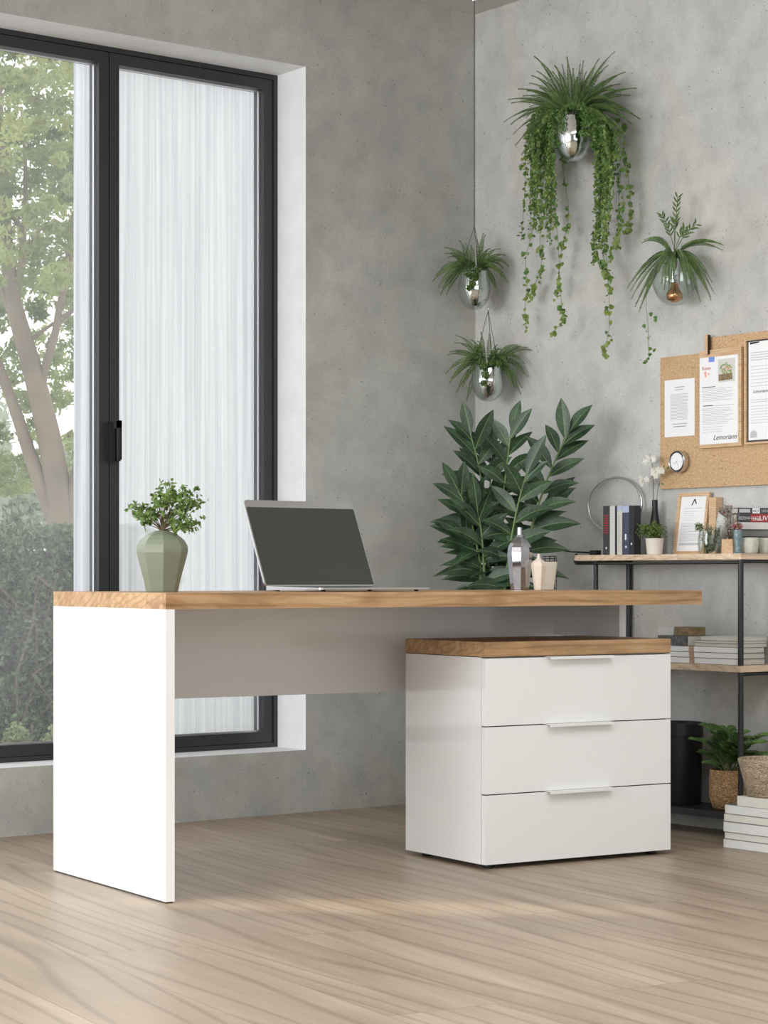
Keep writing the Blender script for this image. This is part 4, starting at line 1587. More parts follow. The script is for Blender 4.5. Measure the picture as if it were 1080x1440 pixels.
random.seed(31)
xk = -.092
yk = yx(1024, xk)
s = 6.6 / FPX
hk = (1137 - 1081) * s
e = empty('potted_foliage', (xk, yk, zb), label='bright green arching plant in a round woven seagrass basket beside the black bin', cat='potted plant')
bm = nb(); lathe(bm, [(19 * s, 0), (22 * s, .004), (26.5 * s, hk * .3), (27 * s, hk * .6), (26 * s, hk), (24.5 * s, hk), (25 * s, hk * .8), (.2 * s, hk * .78)], 40)
obj('basket', bm, M['basket'], e, smooth=True, auto=60)
bm = nb(); lathe(bm, [(.001, hk * .8), (24.6 * s, hk * .8), (24.6 * s, hk * .85), (.001, hk * .87)], 24)
obj('soil', bm, M['soil'], e)
fr_t = [(980, 1041), (998, 1022), (1010, 1030), (1024, 1027), (1040, 1032), (990, 1058), (1050, 1040), (1064, 1045), (1002, 1042), (1034, 1045), (1000, 1074), (1058, 1060), (1070, 1062), (1074, 1035), (1018, 1048)]
for i, (px, py) in enumerate(fr_t):
    bl, bs = nb(), nb()
    P = at(px, py, x=xk + random.uniform(-.05, .03)) - e.location
    P.x = min(P.x, .078)
    b0 = Vector((random.uniform(-.012, .012), random.uniform(-.012, .012), hk * .85))
    mid = b0 + Vector(((P.x) * .35, P.y * .35, max(P.z - b0.z, .02) * .95))
    pts = bez(b0, mid, P, 10)
    tube(bs, pts, [.0028 - .0002 * k for k in range(11)], 6)
    for k in range(3, 11):
        d_ = (pts[min(k + 1, 10)] - pts[k - 1]).normalized()
        sd_ = d_.cross(Vector((0, 0, 1))).normalized()
        for sg in (-1, 1):
            leaf(bl, pts[k], sd_ * sg + d_ * .55 + Vector((0, 0, .25)), Vector((0, 0, 1)) - FW * .6, .038, .022, .15, 4)
    o = obj('stem', bs, M['stem'], e)
    obj('leaflets', bl, M['zz'], o)

# low stack of books in front of the shelf, on the floor
xs = -.325
yn_ = yx(1017.5, xs)
topz = zx(1030, 1117.5, xs)
bot = 0.0
edges = [0, .024, .044, .074, .100, .106, topz - .0]
fl = [('book', 'bk_white', 'lowest pale book of the floor pile in front of the shelf', .026, 0, 0),
      ('book', 'bk_cream', 'second pale book from below in the floor pile', .020, .001, .004),
      ('book', 'bk_white', 'third pale book from below in the floor pile', .030, -.002, .002),
      ('book', 'bk_cream', 'fourth pale book from below in the floor pile', .022, .002, 0),
      ('book', 'bk_white', 'fifth thin pale book from below in the floor pile', 0, .003, .003)]
tt = sum(f[3] for f in fl)
thick = .030
rest = topz - thick - tt
zc = .0003
for nm, m, lab, h, dx_, dy_ in fl:
    h = h if h else rest - .002
    bk = empty('floor_book', (xs + dx_, yn_ - dy_, zc), label=lab, cat='book', group='books piled on the floor')
    bm = nb(); c = .0012
    Wd, Ly = .135 - dx_, .21
    box(bm, 0, .0018, -Ly, 0, c, h - c); box(bm, 0, Wd, -Ly, 0, 0, c, 1); box(bm, 0, Wd, -Ly, 0, h - c, h, 1)  # grey boards paint the dark shadow seams of the pile
    obj('cover', bm, [M[m], M['bk_grey']], bk)
    bm = nb(); box(bm, .003, Wd - .002, -Ly + .001, -.002, c + .0001, h - c - .0001)
    obj('pages', bm, M['pages'], bk)
    zc += h + .0003
y2 = yx(1036, xs)
bk = empty('floor_book', (xs + .002, y2, zc), label='thick rounded cream book on top of the floor pile under the rope basket', cat='book', group='books piled on the floor')
bm = nb(); box(bm, 0, .132, -.16, 0, 0, thick - .002)
obj('cover', bm, M['bk_cream'], bk, bevel=.007)
zc += thick - .002
s = 6.3 / FPX
xk2 = xs + .070
yk2 = yx(1084, xk2)
hk2 = (1119 - 1066) * s
e = empty('rope_basket', (xk2, yk2, zc + .0003), label='grey beige rope basket standing on the floor book pile at the right edge', cat='basket')
bm = nb(); lathe(bm, [(30 * s, 0), (33 * s, .003), (41 * s, hk2 * .62), (45 * s, hk2 * .90), (46 * s, hk2 * .97), (44.5 * s, hk2), (42.5 * s, hk2 * .95), (38 * s, hk2 * .6), (30 * s, .008), (.01, .008)], 44)
obj('body', bm, M['basket2'], e, smooth=True, auto=60)
# ------------------------------------------------------------------ cork board, papers, clock on the right wall
CT = .012
ycl, yst_, ycr = yx(928.5, -CT), yx(998, -CT), yx(1150, -CT)
zlo, zmid, zhi = 1.068, zx(940, 502, -CT), zx(1040, 469.5, -CT)
cbd = None
bm = nb()
pl = [(ycl, zlo), (ycr, zlo), (ycr, zhi), (yst_, zhi), (yst_, zmid), (ycl, zmid)]
a_ = [bm.verts.new((0, y - ycl, z - zlo)) for y, z in pl]
b_ = [bm.verts.new((-CT, y - ycl, z - zlo)) for y, z in pl]
bm.faces.new(a_); bm.faces.new(b_[::-1])
for i in range(6):
    bm.faces.new((a_[(i + 1) % 6], a_[i], b_[i], b_[(i + 1) % 6]))
bmesh.ops.recalc_face_normals(bm, faces=bm.faces)
tag(obj('cork_board', bm, M['cork'], bevel=.001, loc=(-.0005, ycl, zlo)), 'large speckled cork pin board with a stepped top edge on the right wall', 'pin board')


def wallquad(x, pl_, pr_, pt_l, pb_l):
    """frame matrix on plane x from photo columns/rows: origin bottom-left"""
    TLp = at(pl_, pt_l, x=x); BLp = at(pl_, pb_l, x=x)
    yR = yx(pr_, x)
    return TLp, BLp, yR


def wall_sheet(name, x, c0_, c1_, top, bot, lab, cat, thick=.0006):
    TLp, BLp, yR = wallquad(x, c0_, c1_, top, bot)
    W = BLp.y - yR; H = TLp.z - BLp.z
    e = empty(name, (0, 0, 0), label=lab, cat=cat)
    e.matrix_world = Matrix(((0, 0, -1, x), (-1, 0, 0, BLp.y), (0, 1, 0, BLp.z), (0, 0, 0, 1)))
    return e, W, H


xf = -CT - .0012
e, W, H = wall_sheet('letter_sheet', xf, 934.8, 977, 535.5, 615.2, 'plain white typed letter pinned at the left of the cork board', 'paper')
bm = nb(); box(bm, 0, W, 0, H, 0, .0006)
z_ = .0009
ink_lines(bm, W * .34, W * .66, H * .865, H * .865, 1, .0014, z_, 1, 0)
ink_lines(bm, W * .36, W * .62, H * .82, H * .82, 1, .0012, z_, 1, 0)
ink_lines(bm, W * .2, W * .8, H * .74, H * .30, 19, .0016, z_, 2, .08, 4)
ink_lines(bm, W * .26, W * .76, H * .22, H * .22, 1, .0012, z_, 1, 0)
ink_lines(bm, W * .3, W * .72, H * .175, H * .175, 1, .0016, z_, 1, 0)
obj('sheet', bm, [M['paper'], M['ink'], M['greyink']], e)

# clipboard of light wood
xk_ = -CT - .012
e, W, H = wall_sheet('wooden_clipboard', xk_, 983.3, 1042.3, 494, 630.5, 'light wooden clipboard with menu sheet hanging in the middle of the cork board', 'clipboard')
bm = nb(); box(bm, 0, W, 0, H, -.0095, 0)
obj('board', bm, M['wood2'], e, bevel=.001)
bm = nb(); box(bm, .003, W * .93, H * .035, H * .925, .0003, .0012)
z_ = .0015
ink_lines(bm, W * .08, W * .40, H * .62, H * .62, 1, .0022, z_, 1, 0)
ink_lines(bm, W * .08, W * .84, H * .60, H * .48, 8, .0014, z_, 2, .25, 8)
ink_lines(bm, W * .10, W * .34, H * .43, H * .43, 1, .0024, z_, 1, 0)
ink_lines(bm, W * .34, W * .84, H * .425, H * .425, 1, .0014, z_, 2, 0)
ink_lines(bm, W * .08, W * .84, H * .40, H * .24, 10, .0014, z_, 2, .3, 9)
ink_lines(bm, W * .1, W * .60, H * .21, H * .16, 3, .0012, z_, 2, .2, 3)
add_text(bm, 'Lemoriann', .023, Matrix.Translation((W * .34, H * .075, z_)), 1, 'LEFT', shear=.45)
obj('menu_sheet', bm, [M['paper'], M['ink'], M['greyink']], e)
# pasted picture of flowers in a box
bm = nb()
px0, px1, py0, py1 = W * .46, W * .86, H * .66, H * .895
box(bm, px0, px1, py0, py1, .0014, .0020, 0)
rs = random.Random(4)
zz = .0023
v = [bm.verts.new(p) for p in ((px0 + .004, py0 + .004, zz), (px1 - .010, py0 + .006, zz), (px1 - .010, py0 + .026, zz), (px0 + .004, py0 + .024, zz))]
bm.faces.new(v).material_index = 1
for i in range(70):
    a = rs.uniform(0, 6.28); r_ = rs.random() ** .5
    cx_ = (px0 + px1) / 2 + math.cos(a) * (px1 - px0) * .36 * r_; cy_ = (py0 + py1) / 2 + .004 + math.sin(a) * (py1 - py0) * .26 * r_
    k = 2 if rs.random() < .55 else 3
    if k == 3 and r_ > .6: k = 2
    q = rs.uniform(.0015, .0035)
    v = [bm.verts.new((cx_ + q * math.cos(b), cy_ + q * math.sin(b), zz + .00003 * i)) for b in [j * 1.2566 for j in range(5)]]
    bm.faces.new(v).material_index = k
obj('flower_picture', bm, [M['bk_white'], M['bk_brown'], M['greenink'], M['peach']], e)
bm = nb()
box(bm, W * .06, W * .42, H * .70, H * .925, .0014, .0019, 0)
v = [bm.verts.new(p) for p in ((W * .24, H * .875, .0022), (W * .38, H * .875, .0022), (W * .38, H * .93 - .001, .0022), (W * .24, H * .93 - .001, .0022))]
bm.faces.new(v).material_index = 1
add_text(bm, 'Rosen', .015, Matrix.Translation((W * .08, H * .80, .0022)), 2, 'LEFT')
for (u, w_, q) in ((.16, .765, .006), (.24, .755, .004), (.17, .735, .004)):
    v = [bm.verts.new((W * u + q * math.cos(b), H * w_ + q * math.sin(b), .0022)) for b in [j * .7854 for j in range(8)]]
    bm.faces.new(v).material_index = 3
obj('note_card', bm, [M['paper'], M['blueink'], M['redink'], M['peach']], e)
bm = nb()
wx = W * .22
box(bm, wx - .008, wx + .004, H * .99 - .012, H * .99 + .052, -.004, .008)
obj('wooden_peg', bm, M['wood2'], e, bevel=.002)
bm = nb(); box(bm, wx + .0041, wx + .0065, H * .99 - .010, H * .99 + .050, -.004, .007)  # thin black strip along the right of the peg
obj('peg_dark_side', bm, M['blackm'], e)

# framed document at the right edge
e, W, H = wall_sheet('document_frame', -CT - .014, 1046.5, 1128, 478, 625, 'pale wood framed document at the right edge of the cork board', 'picture frame')
bm = nb(); b = .006
box(bm, 0, W, 0, b, -.012, 0); box(bm, 0, W, H - b * .6, H, -.012, 0); box(bm, 0, b, b, H - b * .6, -.012, 0); box(bm, W - b, W, b, H - b * .6, -.012, 0)
obj('frame', bm, M['wood2'], e, bevel=.0008)
bm = nb(); box(bm, b, W - b, b, H - b * .6, -.010, -.0076)
obj('dark_mount', bm, M['bk_dark'], e)
bm = nb()
box(bm, b + .006, W - b, b + .006, H - .008, -.0075, -.0066)
z_ = -.0063
X1 = b + .014
ink_lines(bm, X1, W * .8, H * .87, H * .80, 4, .0022, z_, 2, .3, 2)
ink_lines(bm, X1, W * .8, H * .74, H * .55, 7, .0014, z_, 2, .3, 5)
add_text(bm, 'Lemoriann', .014, Matrix.Translation((X1 + .010, H * .485, z_)), 1, 'LEFT', shear=.3)
ink_lines(bm, X1, W * .8, H * .42, H * .40, 2, .0018, z_, 2, .2, 5)
ink_lines(bm, X1, W * .8, H * .36, H * .2, 7, .0013, z_, 2, .3, 6)
v = [bm.verts.new(p) for p in ((b + .012, H - .016, z_), (b + .05, H - .012, z_), (b + .05, H - .009, z_), (b + .012, H - .009, z_))]
bm.faces.new(v).material_index = 1
# grey crest
pts = [(0, 0), (.026, 0), (.026, .014), (.020, .022), (.017, .018), (.013, .026), (.009, .018), (.005, .022), (0, .014)]
v = [bm.verts.new((X1 + x, H * .06 + y, z_)) for x, y in pts]
bm.faces.new(v).material_index = 2
obj('document', bm, [M['paper'], M['ink'], M['greyink']], e)

# round clock on the cork
cc = at(951, 649, x=-CT - .030)
ck = empty('wall_clock', (-CT - .0006, cc.y, cc.z), label='small round silver rimmed clock sitting on the lower left of the cork board', cat='clock')
ck.rotation_euler = (0, -math.pi / 2, 0)
s = 6.95 / FPX
R_ = 15.5 * s
bm = nb(); lathe(bm, [(R_ * .80, 0), (R_ * .97, .010), (R_, .020), (R_ * .99, .028), (R_ * .93, .030), (R_ * .86, .0275), (.001, .0265)], 48)
obj('case', bm, M['silver'], ck, smooth=True, auto=40)
bm = nb(); lathe(bm, [(R_ * .87, .0277), (R_ * .87, .0285), (R_ * .79, .0285), (R_ * .79, .0277)], 48, cap0=False, cap1=False)
obj('inner_ring', bm, M['blackm'], ck)
bm = nb(); lathe(bm, [(R_ * .78, .0277), (R_ * .78, .0281)], 40)
for i in range(12):
    a = i * math.pi / 6
    Mx_ = Matrix.Rotation(a, 4, 'Z')
    box(bm, R_ * .62, R_ * .72, -.0006, .0006, .0282, .0285, 1, Mx_)
for a, l_, w_ in ((2.2, .4, .0009), (3.6, .58, .0007)):
    box(bm, -R_ * .08, R_ * l_, -w_, w_, .0284, .0288, 1, Matrix.Rotation(a, 4, 'Z'))
obj('dial', bm, [M['paper'], M['greyink']], ck)


# ------------------------------------------------------------------ planters with ferns and vines
def pinnate(bml, pts, ll, lw, step=.006, droop=.1, mi=0, start=.12, taper=True):
    face = Vector((-.75, -.75, random.uniform(.1, .9)))
    """leaflets on both sides of a frond's mid rib"""
    L_ = [0]
    for a, b in zip(pts, pts[1:]): L_.append(L_[-1] + (b - a).length)
    tot = L_[-1]
    s_ = tot * start
    while s_ < tot:
        i = max(k for k in range(len(L_)) if L_[k] <= s_)
        i = min(i, len(pts) - 2)
        t = (s_ - L_[i]) / max(1e-6, L_[i + 1] - L_[i])
        c = pts[i].lerp(pts[i + 1], t)
        d_ = (pts[i + 1] - pts[i]).normalized()
        sd_ = d_.cross(face)
        if sd_.length < .05: sd_ = d_.cross(Vector((1, 0, 0)))
        sd_.normalize()
        u = s_ / tot
        k = (math.sin(math.pi * min(1, u * 1.0 + .12)) ** .6) if taper else 1
        k = max(k, .25)
        for sg in (-1, 1):
            leaf(bml, c, sd_ * sg + d_ * .45 + Vector((0, 0, random.uniform(-.15, .2))), face, ll * k, lw, droop, 2, mi, .1)
        s_ += step


def frond(par, b0, P, arch, ll, lw, step, mat='fern', out=None, w=.0011):
    d_ = P - b0
    mid = b0 + Vector((d_.x * .42, d_.y * .42, d_.z * .5 + arch))
    pts = bez(b0, mid, P, 12)
    bs, bl = nb(), nb()
    tube(bs, pts, [w * (1 - .06 * k) for k in range(13)], 5)
    pinnate(bl, pts, ll, lw, step)
    me_off = len(bs.verts)
    # rib and leaflets are one frond mesh
    tmp = bpy.data.meshes.new('t'); bl.to_mesh(tmp); bl.free()
    nf = len(bs.faces)
    bs.from_mesh(tmp)
    bs.faces.ensure_lookup_table()
    for f in bs.faces[nf:]: f.material_index = 1; f.smooth = True
    bpy.data.meshes.remove(tmp)
    return obj('frond', bs, [M['stem'], M[mat]], par)


def heart(bm, c, n_, size, mi):
    """small rounded leaf facing n_"""
    n_ = n_.normalized()
    dn = (Vector((0, 0, -1)) + rnd_dir() * .6); dn = (dn - n_ * dn.dot(n_)).normalized()
    sd_ = n_.cross(dn)
    sh_ = [(-.15, -.05), (-.1, -.42), (.2, -.5), (.6, -.34), (1.0, 0), (.6, .34), (.2, .5), (-.1, .42), (-.15, .05)]
    ctr = bm.verts.new(c + dn * .3 * size + n_ * .08 * size)
    vs = [bm.verts.new(c + dn * a * size + sd_ * b * size - n_ * abs(b) * .15 * size) for a, b in sh_]
    for i in range(len(vs) - 1):
        f = bm.faces.new((ctr, vs[i], vs[i + 1])); f.material_index = mi; f.smooth = True
    f = bm.faces.new((ctr, vs[-1], vs[0])); f.material_index = mi; f.smooth = True


def vine(par, pts, n, size, spread, tipmix=.3, dens=None, w=.0007, face=Vector((-.8, -.5, .3))):
    """a hanging vine: thin stem with rounded leaves along it"""
    P = []
    for a, b in zip(pts, pts[1:]):
        P += [a.lerp(b, k / 5) for k in range(5)]
    P.append(pts[-1])
    for _ in range(2):
        P = [P[0]] + [(P[i - 1] + P[i] * 2 + P[i + 1]) / 4 for i in range(1, len(P) - 1)] + [P[-1]]
    bm_ = nb()
    tube(bm_, P, w, 5)
    for k in range(n):
        t = random.random()
        if dens: t = t ** dens
        i = min(int(t * (len(P) - 1)), len(P) - 2)
        c = P[i].lerp(P[i + 1], t * (len(P) - 1) - i)
        c = c + rnd_dir() * spread * random.uniform(.2, 1)
        yel = random.random() < (tipmix * (t ** 1.5) * 2)
        heart(bm_, c, face + rnd_dir() * .7, size * random.uniform(.6, 1.25), 2 if yel else 1)
    return obj('vine', bm_, [M['stem'], M['vine'], M['vine2']], par)


def half_egg(r, h, n=14, k=.55, top=1.0):
    """profile from the rounded bottom up to the rim"""
    pr = []
    for i in range(n + 1):
        a = math.pi / 2 * i / n
        pr.append((max(.0005, r * math.sin(a) ** .9), h * (1 - math.cos(a)) ** 1.0 * .62))
    pr.append((r * top * 1.0, h))
    return pr


def planter(name, loc, R, H, lab, liner=True, tube_style=False, rim=1.0):
    e = empty(name, loc, label=lab, cat='planter')
    pr = half_egg(R, H)
    pr[-1] = (R * rim, H)
    bm = nb()
    outer = pr
    inner = [(r_ * .965, z + .002) for r_, z in pr[::-1]]
    inner[0] = (pr[-1][0] - .0018, H)
    lathe(bm, outer + inner, 40, cap0=True, cap1=True)
    obj('glass_shell', bm, M['clear'], e, smooth=True, auto=60)
    if tube_style:
        bm = nb(); lathe(bm, [(R * .20, H * .48), (R * .24, H * .50), (R * .26, H * 1.02), (R * .22, H * 1.02), (R * .2, H * .6)], 32)
        obj('metal_tube', bm, M['chrome'], e, smooth=True, auto=40)
        bm = nb(); lathe(bm, [(R * .26, H * 1.02), (R * .27, H * 1.03), (R * .27, H * 1.15), (R * .2, H * 1.15)], 32)
        obj('black_collar', bm, M['blackm'], e, smooth=True, auto=40)
        bm = nb(); lathe(bm, [(R * .1, H * .07), (R * .34, H * .14), (R * .36, H * .26), (R * .2, H * .36), (R * .14, H * .50)], 32)
        obj('copper_bulb', bm, M['copper'], e, smooth=True, auto=70)
    else:
        bm = nb(); lathe(bm, [(r_ * .90, z * .93 + .004) for r_, z in pr] + [(pr[-1][0] * .84, H * .93 + .004), (R * .6, H * .5)], 40)
        obj('mirrored_liner', bm, M['chrome'], e, smooth=True, auto=50)
        bm = nb(); lathe(bm, [(.001, H * .84), (R * .72, H * .84), (R * .72, H * .88), (.001, H * .93)], 24)
        obj('soil', bm, M['soil'], e)
        bm = nb(); lathe(bm, [(R * .12, H * .14 + .004), (R * .13, H * .42), (.001, H * .44)], 20)
    return e


# big planter, upper right
random.seed(41)
xp = -.098
ctr = at(806.5, 229, x=xp)
s = 7.18 / FPX
Rb, Hb = 27 * s, 66 * s
big = planter('hanging_planter', ctr, Rb, Hb, 'large mirrored planter with arching fern and long trailing vines high on the right wall', rim=.96)
bm = nb(); box(bm, Rb * .86, -xp - .001, -.012, .012, Hb * .55, Hb * .68)
obj('wall_bracket', bm, M['silver'], big)
T = lambda px, py, dx=0.0: at(px, py, x=xp + dx) - ctr
zf = Hb * .95
tips = [(751, 79, .03), (797, 79, .05), (821, 84, .04), (865, 72, .0), (843, 82, .05), (755, 100, -.04), (747, 106, .02), (745, 117, -.06), (715, 140, .0),
        (719, 145, -.05), (708, 172, -.06), (718, 175, -.02), (722, 188, -.07), (736, 190, -.1), (724, 205, 0), (733, 218, -.04), (880, 101, .04), (868, 107, -.05), (896, 124, .0), (873, 118, .05),
        (874, 130, -.06), (886, 134, .03), (901, 168, -.04), (888, 174, .03), (880, 190, -.08), (876, 165, -.1), (890, 160, .05), (790, 90, -.05), (806, 96, -.08), (776, 100, .0), (836, 96, -.04), (855, 92, .05),
        (825, 100, .06), (760, 124, -.11), (850, 120, -.11), (741, 128, .05), (816, 90, .0), (848, 100, -.05), (866, 145, -.12), (745, 150, -.12), (812, 108, -.1), (785, 118, -.1), (835, 115, -.1),
        (728, 125, .03), (735, 135, -.04), (780, 92, .05), (862, 110, 0), (872, 150, 0), (740, 165, -.09), (860, 180, -.12), (882, 205, -.05), (742, 200, -.1)]
for px, py, dx in tips:
    P = T(px, py, dx)
    a = math.atan2(P.y, P.x)
    b0 = Vector((math.cos(a) * Rb * .3, math.sin(a) * Rb * .3, zf))
    P.x = min(P.x, -xp - .008)
    low = P.z < zf + .03
    frond(big, b0, P, .085 if low else .05, .0125, .0052, .0050)
# dense trailing mass
vs_ = []
for i in range(30):     # left curtain
    x0_ = random.uniform(752, 792); top_ = random.uniform(150, 172)
    end = random.choice([250, 270, 290, 300, 320, 330, 350]) - abs(x0_ - 770) * .6
    vs_.append([(x0_, top_), (x0_ - 8 - random.random() * 6, top_ + 35), (x0_ - 12 + random.uniform(-6, 6), (top_ + end) / 2), (x0_ - 13 + random.uniform(-10, 8), end)])
for i in range(22):     # right curtain
    x0_ = random.uniform(828, 862); top_ = random.uniform(150, 172)
    end = random.choice([230, 260, 290, 300, 330, 350, 370])
    vs_.append([(x0_, top_), (x0_ + 6, top_ + 35), (x0_ + 8 + random.uniform(-5, 5), (top_ + end) / 2), (x0_ + 4 + random.uniform(-8, 8), end)])
for pts in vs_:
    dx = random.uniform(-.07, .06)
    P = [Vector((0, 0, zf)).lerp(T(pts[0][0], pts[0][1], dx), .35)] + [T(a, b, dx) for a, b in pts]
    vine(big, P, int(60 + (pts[-1][1] - pts[0][1]) * .55), .0098, .011, .25, dens=1.2)
longs = [[(757, 200), (752, 270), (750, 320), (738, 365), (742, 400), (738, 432), (740, 462)],
         [(766, 220), (762, 290), (759, 340), (762, 375), (752, 400), (745, 425)],
         [(776, 220), (782, 300), (785, 345), (787, 395), (790, 435), (793, 450), (782, 462), (776, 470)],
         [(790, 230), (800, 290), (798, 320), (790, 345), (786, 380), (784, 420)],
         [(846, 220), (850, 300), (852, 350), (856, 400), (857, 440), (856, 470), (850, 490), (852, 500)],
         [(872, 250), (878, 290), (872, 320), (862, 345), (852, 380), (858, 410)],
         [(838, 230), (840, 300), (838, 350), (848, 380), (856, 395)],
         [(878, 210), (884, 250), (888, 300), (880, 330)]]
for pts in longs:
    dx = random.uniform(-.03, .05)
    P = [Vector((0, 0, zf))] + [T(pts[0][0], 165, dx)] + [T(a, b, dx) for a, b in pts]
    vine(big, P, 62, .0150, .013, .55, dens=.8)
# small-leaved creeping tufts over the rim
bm = nb()
for (px, py, r_) in ((783, 160, 8), (790, 178, 8), (795, 152, 7), (805, 148, 6), (818, 150, 7), (828, 158, 9), (838, 168, 9), (846, 178, 8), (824, 172, 8), (834, 186, 9), (843, 198, 9), (788, 166, 9), (776, 172, 10), (820, 186, 6), (836, 204, 7), (775, 188, 8), (783, 200, 6)):
    for k in range(110):
        q = rnd_dir() * random.random() ** .5 * r_
        c = T(px + q.x, py + q.y, -.052 + q.z * s)
        heart(bm, c, Vector((-.7, -.5, .5)) + rnd_dir() * .6, .0072 * random.uniform(.6, 1.2), 0)
obj('creeping_tufts', bm, M['vine'], big)

# right planter: clear glass with metal tube
random.seed(43)
xp = -.088
ctr = at(948.5, 430, x=xp)
s = 6.88 / FPX
Rg, Hg = 31.5 * s, 64 * s
gp = planter('hanging_planter', ctr, Rg, Hg, 'clear glass egg shaped planter with chrome tube on the wall above the cork board', tube_style=True, rim=.80)
bm = nb(); box(bm, Rg * .84, -xp - .001, -.010, .010, Hg * .5, Hg * .6)
obj('wall_bracket', bm, M['silver'], gp)
T = lambda px, py, dx=0.0: at(px, py, x=xp + dx) - ctr
zf = Hg * 1.14
for px, py, dx in [(902, 342, 0), (905, 338, -.04), (912, 337, -.02), (1018, 345, .0), (1014, 343, -.03), (1016, 352, .03), (882, 405, -.02), (890, 395, .02), (888, 420, -.03), (893, 432, -.04), (900, 434, -.02), (896, 425, .0),
                   (905, 420, -.05), (1002, 398, -.01), (1000, 418, .0), (1000, 422, .03), (990, 400, -.03), (975, 408, -.05), (968, 412, -.06), (940, 412, -.09), (934, 408, -.09), (930, 400, -.08), (1003, 410, .04), (985, 425, .05),
                   (925, 385, -.1), (972, 395, -.09), (978, 400, -.07), (886, 410, .0), (898, 440, -.03), (945, 405, -.1), (965, 390, -.09)]:
    P = T(px, py, dx); P.x = min(P.x, -xp - .008)
    a = math.atan2(P.y, P.x)
    b0 = Vector((math.cos(a) * Rg * .15, math.sin(a) * Rg * .15, zf))
    frond(gp, b0, P, .075 if py > 360 else .05, .0088, .0046, .0046)
for (tx, ty, n_) in ((953, 279, 6), (932, 304, 7), (978, 316, 6), (948, 312, 4), (962, 322, 5)):
    P = T(tx, ty)
    b0 = Vector((0, 0, zf))
    mid = b0 + Vector((P.x * .15, P.y * .3, (P.z - b0.z) * .6))
    pts = bez(b0, mid, P, 10)
    bs = nb(); tube(bs, pts, .0012, 5)
    for k in range(n_):
        i = 10 - k
        for sg in (-1, 1):
            d_ = (pts[min(i + 1, 10)] - pts[i - 1]).normalized()
            sd_ = d_.cross(Vector((-.6, -.8, 0))).normalized()
            leaf(bs, pts[i], d_ * .9 + sd_ * sg * .6 + rnd_dir() * .2, Vector((-1, -.5, .2)), .026, .0062, .05, 3, 1)
    obj('upright_shoot', bs, [M['stem'], M['fern']], gp)
for pts in ([(935, 372), (918, 385), (910, 400), (908, 430), (911, 450), (912, 490), (913, 500), (908, 508)],):
    P = [Vector((0, 0, zf))] + [T(a, b, -.03) for a, b in pts]
    o = vine(gp, P, 8, .012, .006, .1)
    bm = nb()
    for (px, py) in ((915, 440), (921, 445), (905, 457), (921, 449), (915, 489), (920, 491), (914, 497), (908, 507), (906, 509)):
        heart(bm, T(px, py, -.03), Vector((-.7, -.6, .3)) + rnd_dir() * .5, .013, 0)
    obj('vine_leaves', bm, M['vine'], gp)

# two planters hanging in the corner


def corner_planter(px, yt, yb, hw, X, tips, seed, lab, wires_to, tufts, apex_label=None):
    random.seed(seed)
    ctr = at(px, yb, x=X)
    d_ = (ctr - CAM).dot(FW)
    s = d_ / FPX
    R, H = hw * s, (yb - yt) * s
    e = planter('hanging_planter', ctr, R, H, lab, rim=.88)
    zf = H * .95
    T = lambda a, b, dd=0.0: at(a, b, d=d_ + dd) - ctr
    for tx, ty, dd in tips:
        P = T(tx, ty, dd)
        P.x = min(P.x, -ctr.x - .006); P.y = min(P.y, -ctr.y - .006)
        a = math.atan2(P.y, P.x)
        b0 = Vector((math.cos(a) * R * .3, math.sin(a) * R * .3, zf))
        frond(e, b0, P, .075 if P.z < zf + .03 else .045, .0120, .0050, .0048)
    bm = nb()
    for (tx, ty, r_) in tufts:
        for k in range(90):
            q = rnd_dir() * random.random() ** .5 * r_
            c = T(tx + q.x, ty + q.y, -R * 1.05 + q.z * s)
            heart(bm, c, Vector((-.7, -.5, .5)) + rnd_dir() * .6, .0065 * random.uniform(.6, 1.2), 0)
    obj('creeping_tufts', bm, M['fern'], e)
    ap = Vector(wires_to) - ctr
    for k in range(3):
        a = 2 * math.pi * k / 3 + 2.2
        bm = nb(); tube(bm, [Vector((math.cos(a) * R * .86, math.sin(a) * R * .86, H - .002)), ap], .0009, 5)
        obj('hanging_wire', bm, M['blackm'], e)
    return e, ctr


t1_ = [(624, 348, 0), (625, 357, -.03), (630, 362, .02), (608, 396, 0), (616, 404, -.03), (619, 415, .02), (622, 405, .05), (628, 414, -.04), (645, 338, .02), (654, 342, -.03), (683, 330, .03), (680, 328, -.02), (703, 350, 0), (711, 359, .02),
       (704, 366, -.03), (716, 375, 0), (716, 398, 0), (712, 395, .03), (700, 412, -.02), (698, 405, .05), (706, 390, -.05), (636, 352, .04), (690, 350, .05), (640, 375, -.09), (695, 380, -.08), (612, 388, .03), (670, 336, 0), (662, 345, -.06), (688, 358, -.07), (630, 385, -.07), (708, 378, .05)]
c1 = at(667, 436, x=-.135)
hk1 = at(667, 318, d=(c1 - CAM).dot(FW))
e1, cc1 = corner_planter(667, 380, 436, 23.5, -.135, t1_, 51, 'upper mirrored planter with fern hanging by thin wires in the room corner', hk1, [(662, 372, 7), (658, 384, 6), (668, 388, 6), (664, 398, 6), (660, 404, 4), (673, 378, 5)])
bm = nb(); tube(bm, [hk1 - cc1, Vector((hk1.x, hk1.y, CEIL - .004)) - cc1], .0012, 6)
obj('ceiling_wire', bm, M['blackm'], e1)
bm = nb(); lathe(bm, [(.012, -.008), (.014, 0)], 20)
obj('ceiling_hook', bm, M['silver'], e1, loc=Vector((hk1.x, hk1.y, CEIL - .0005)) - cc1)
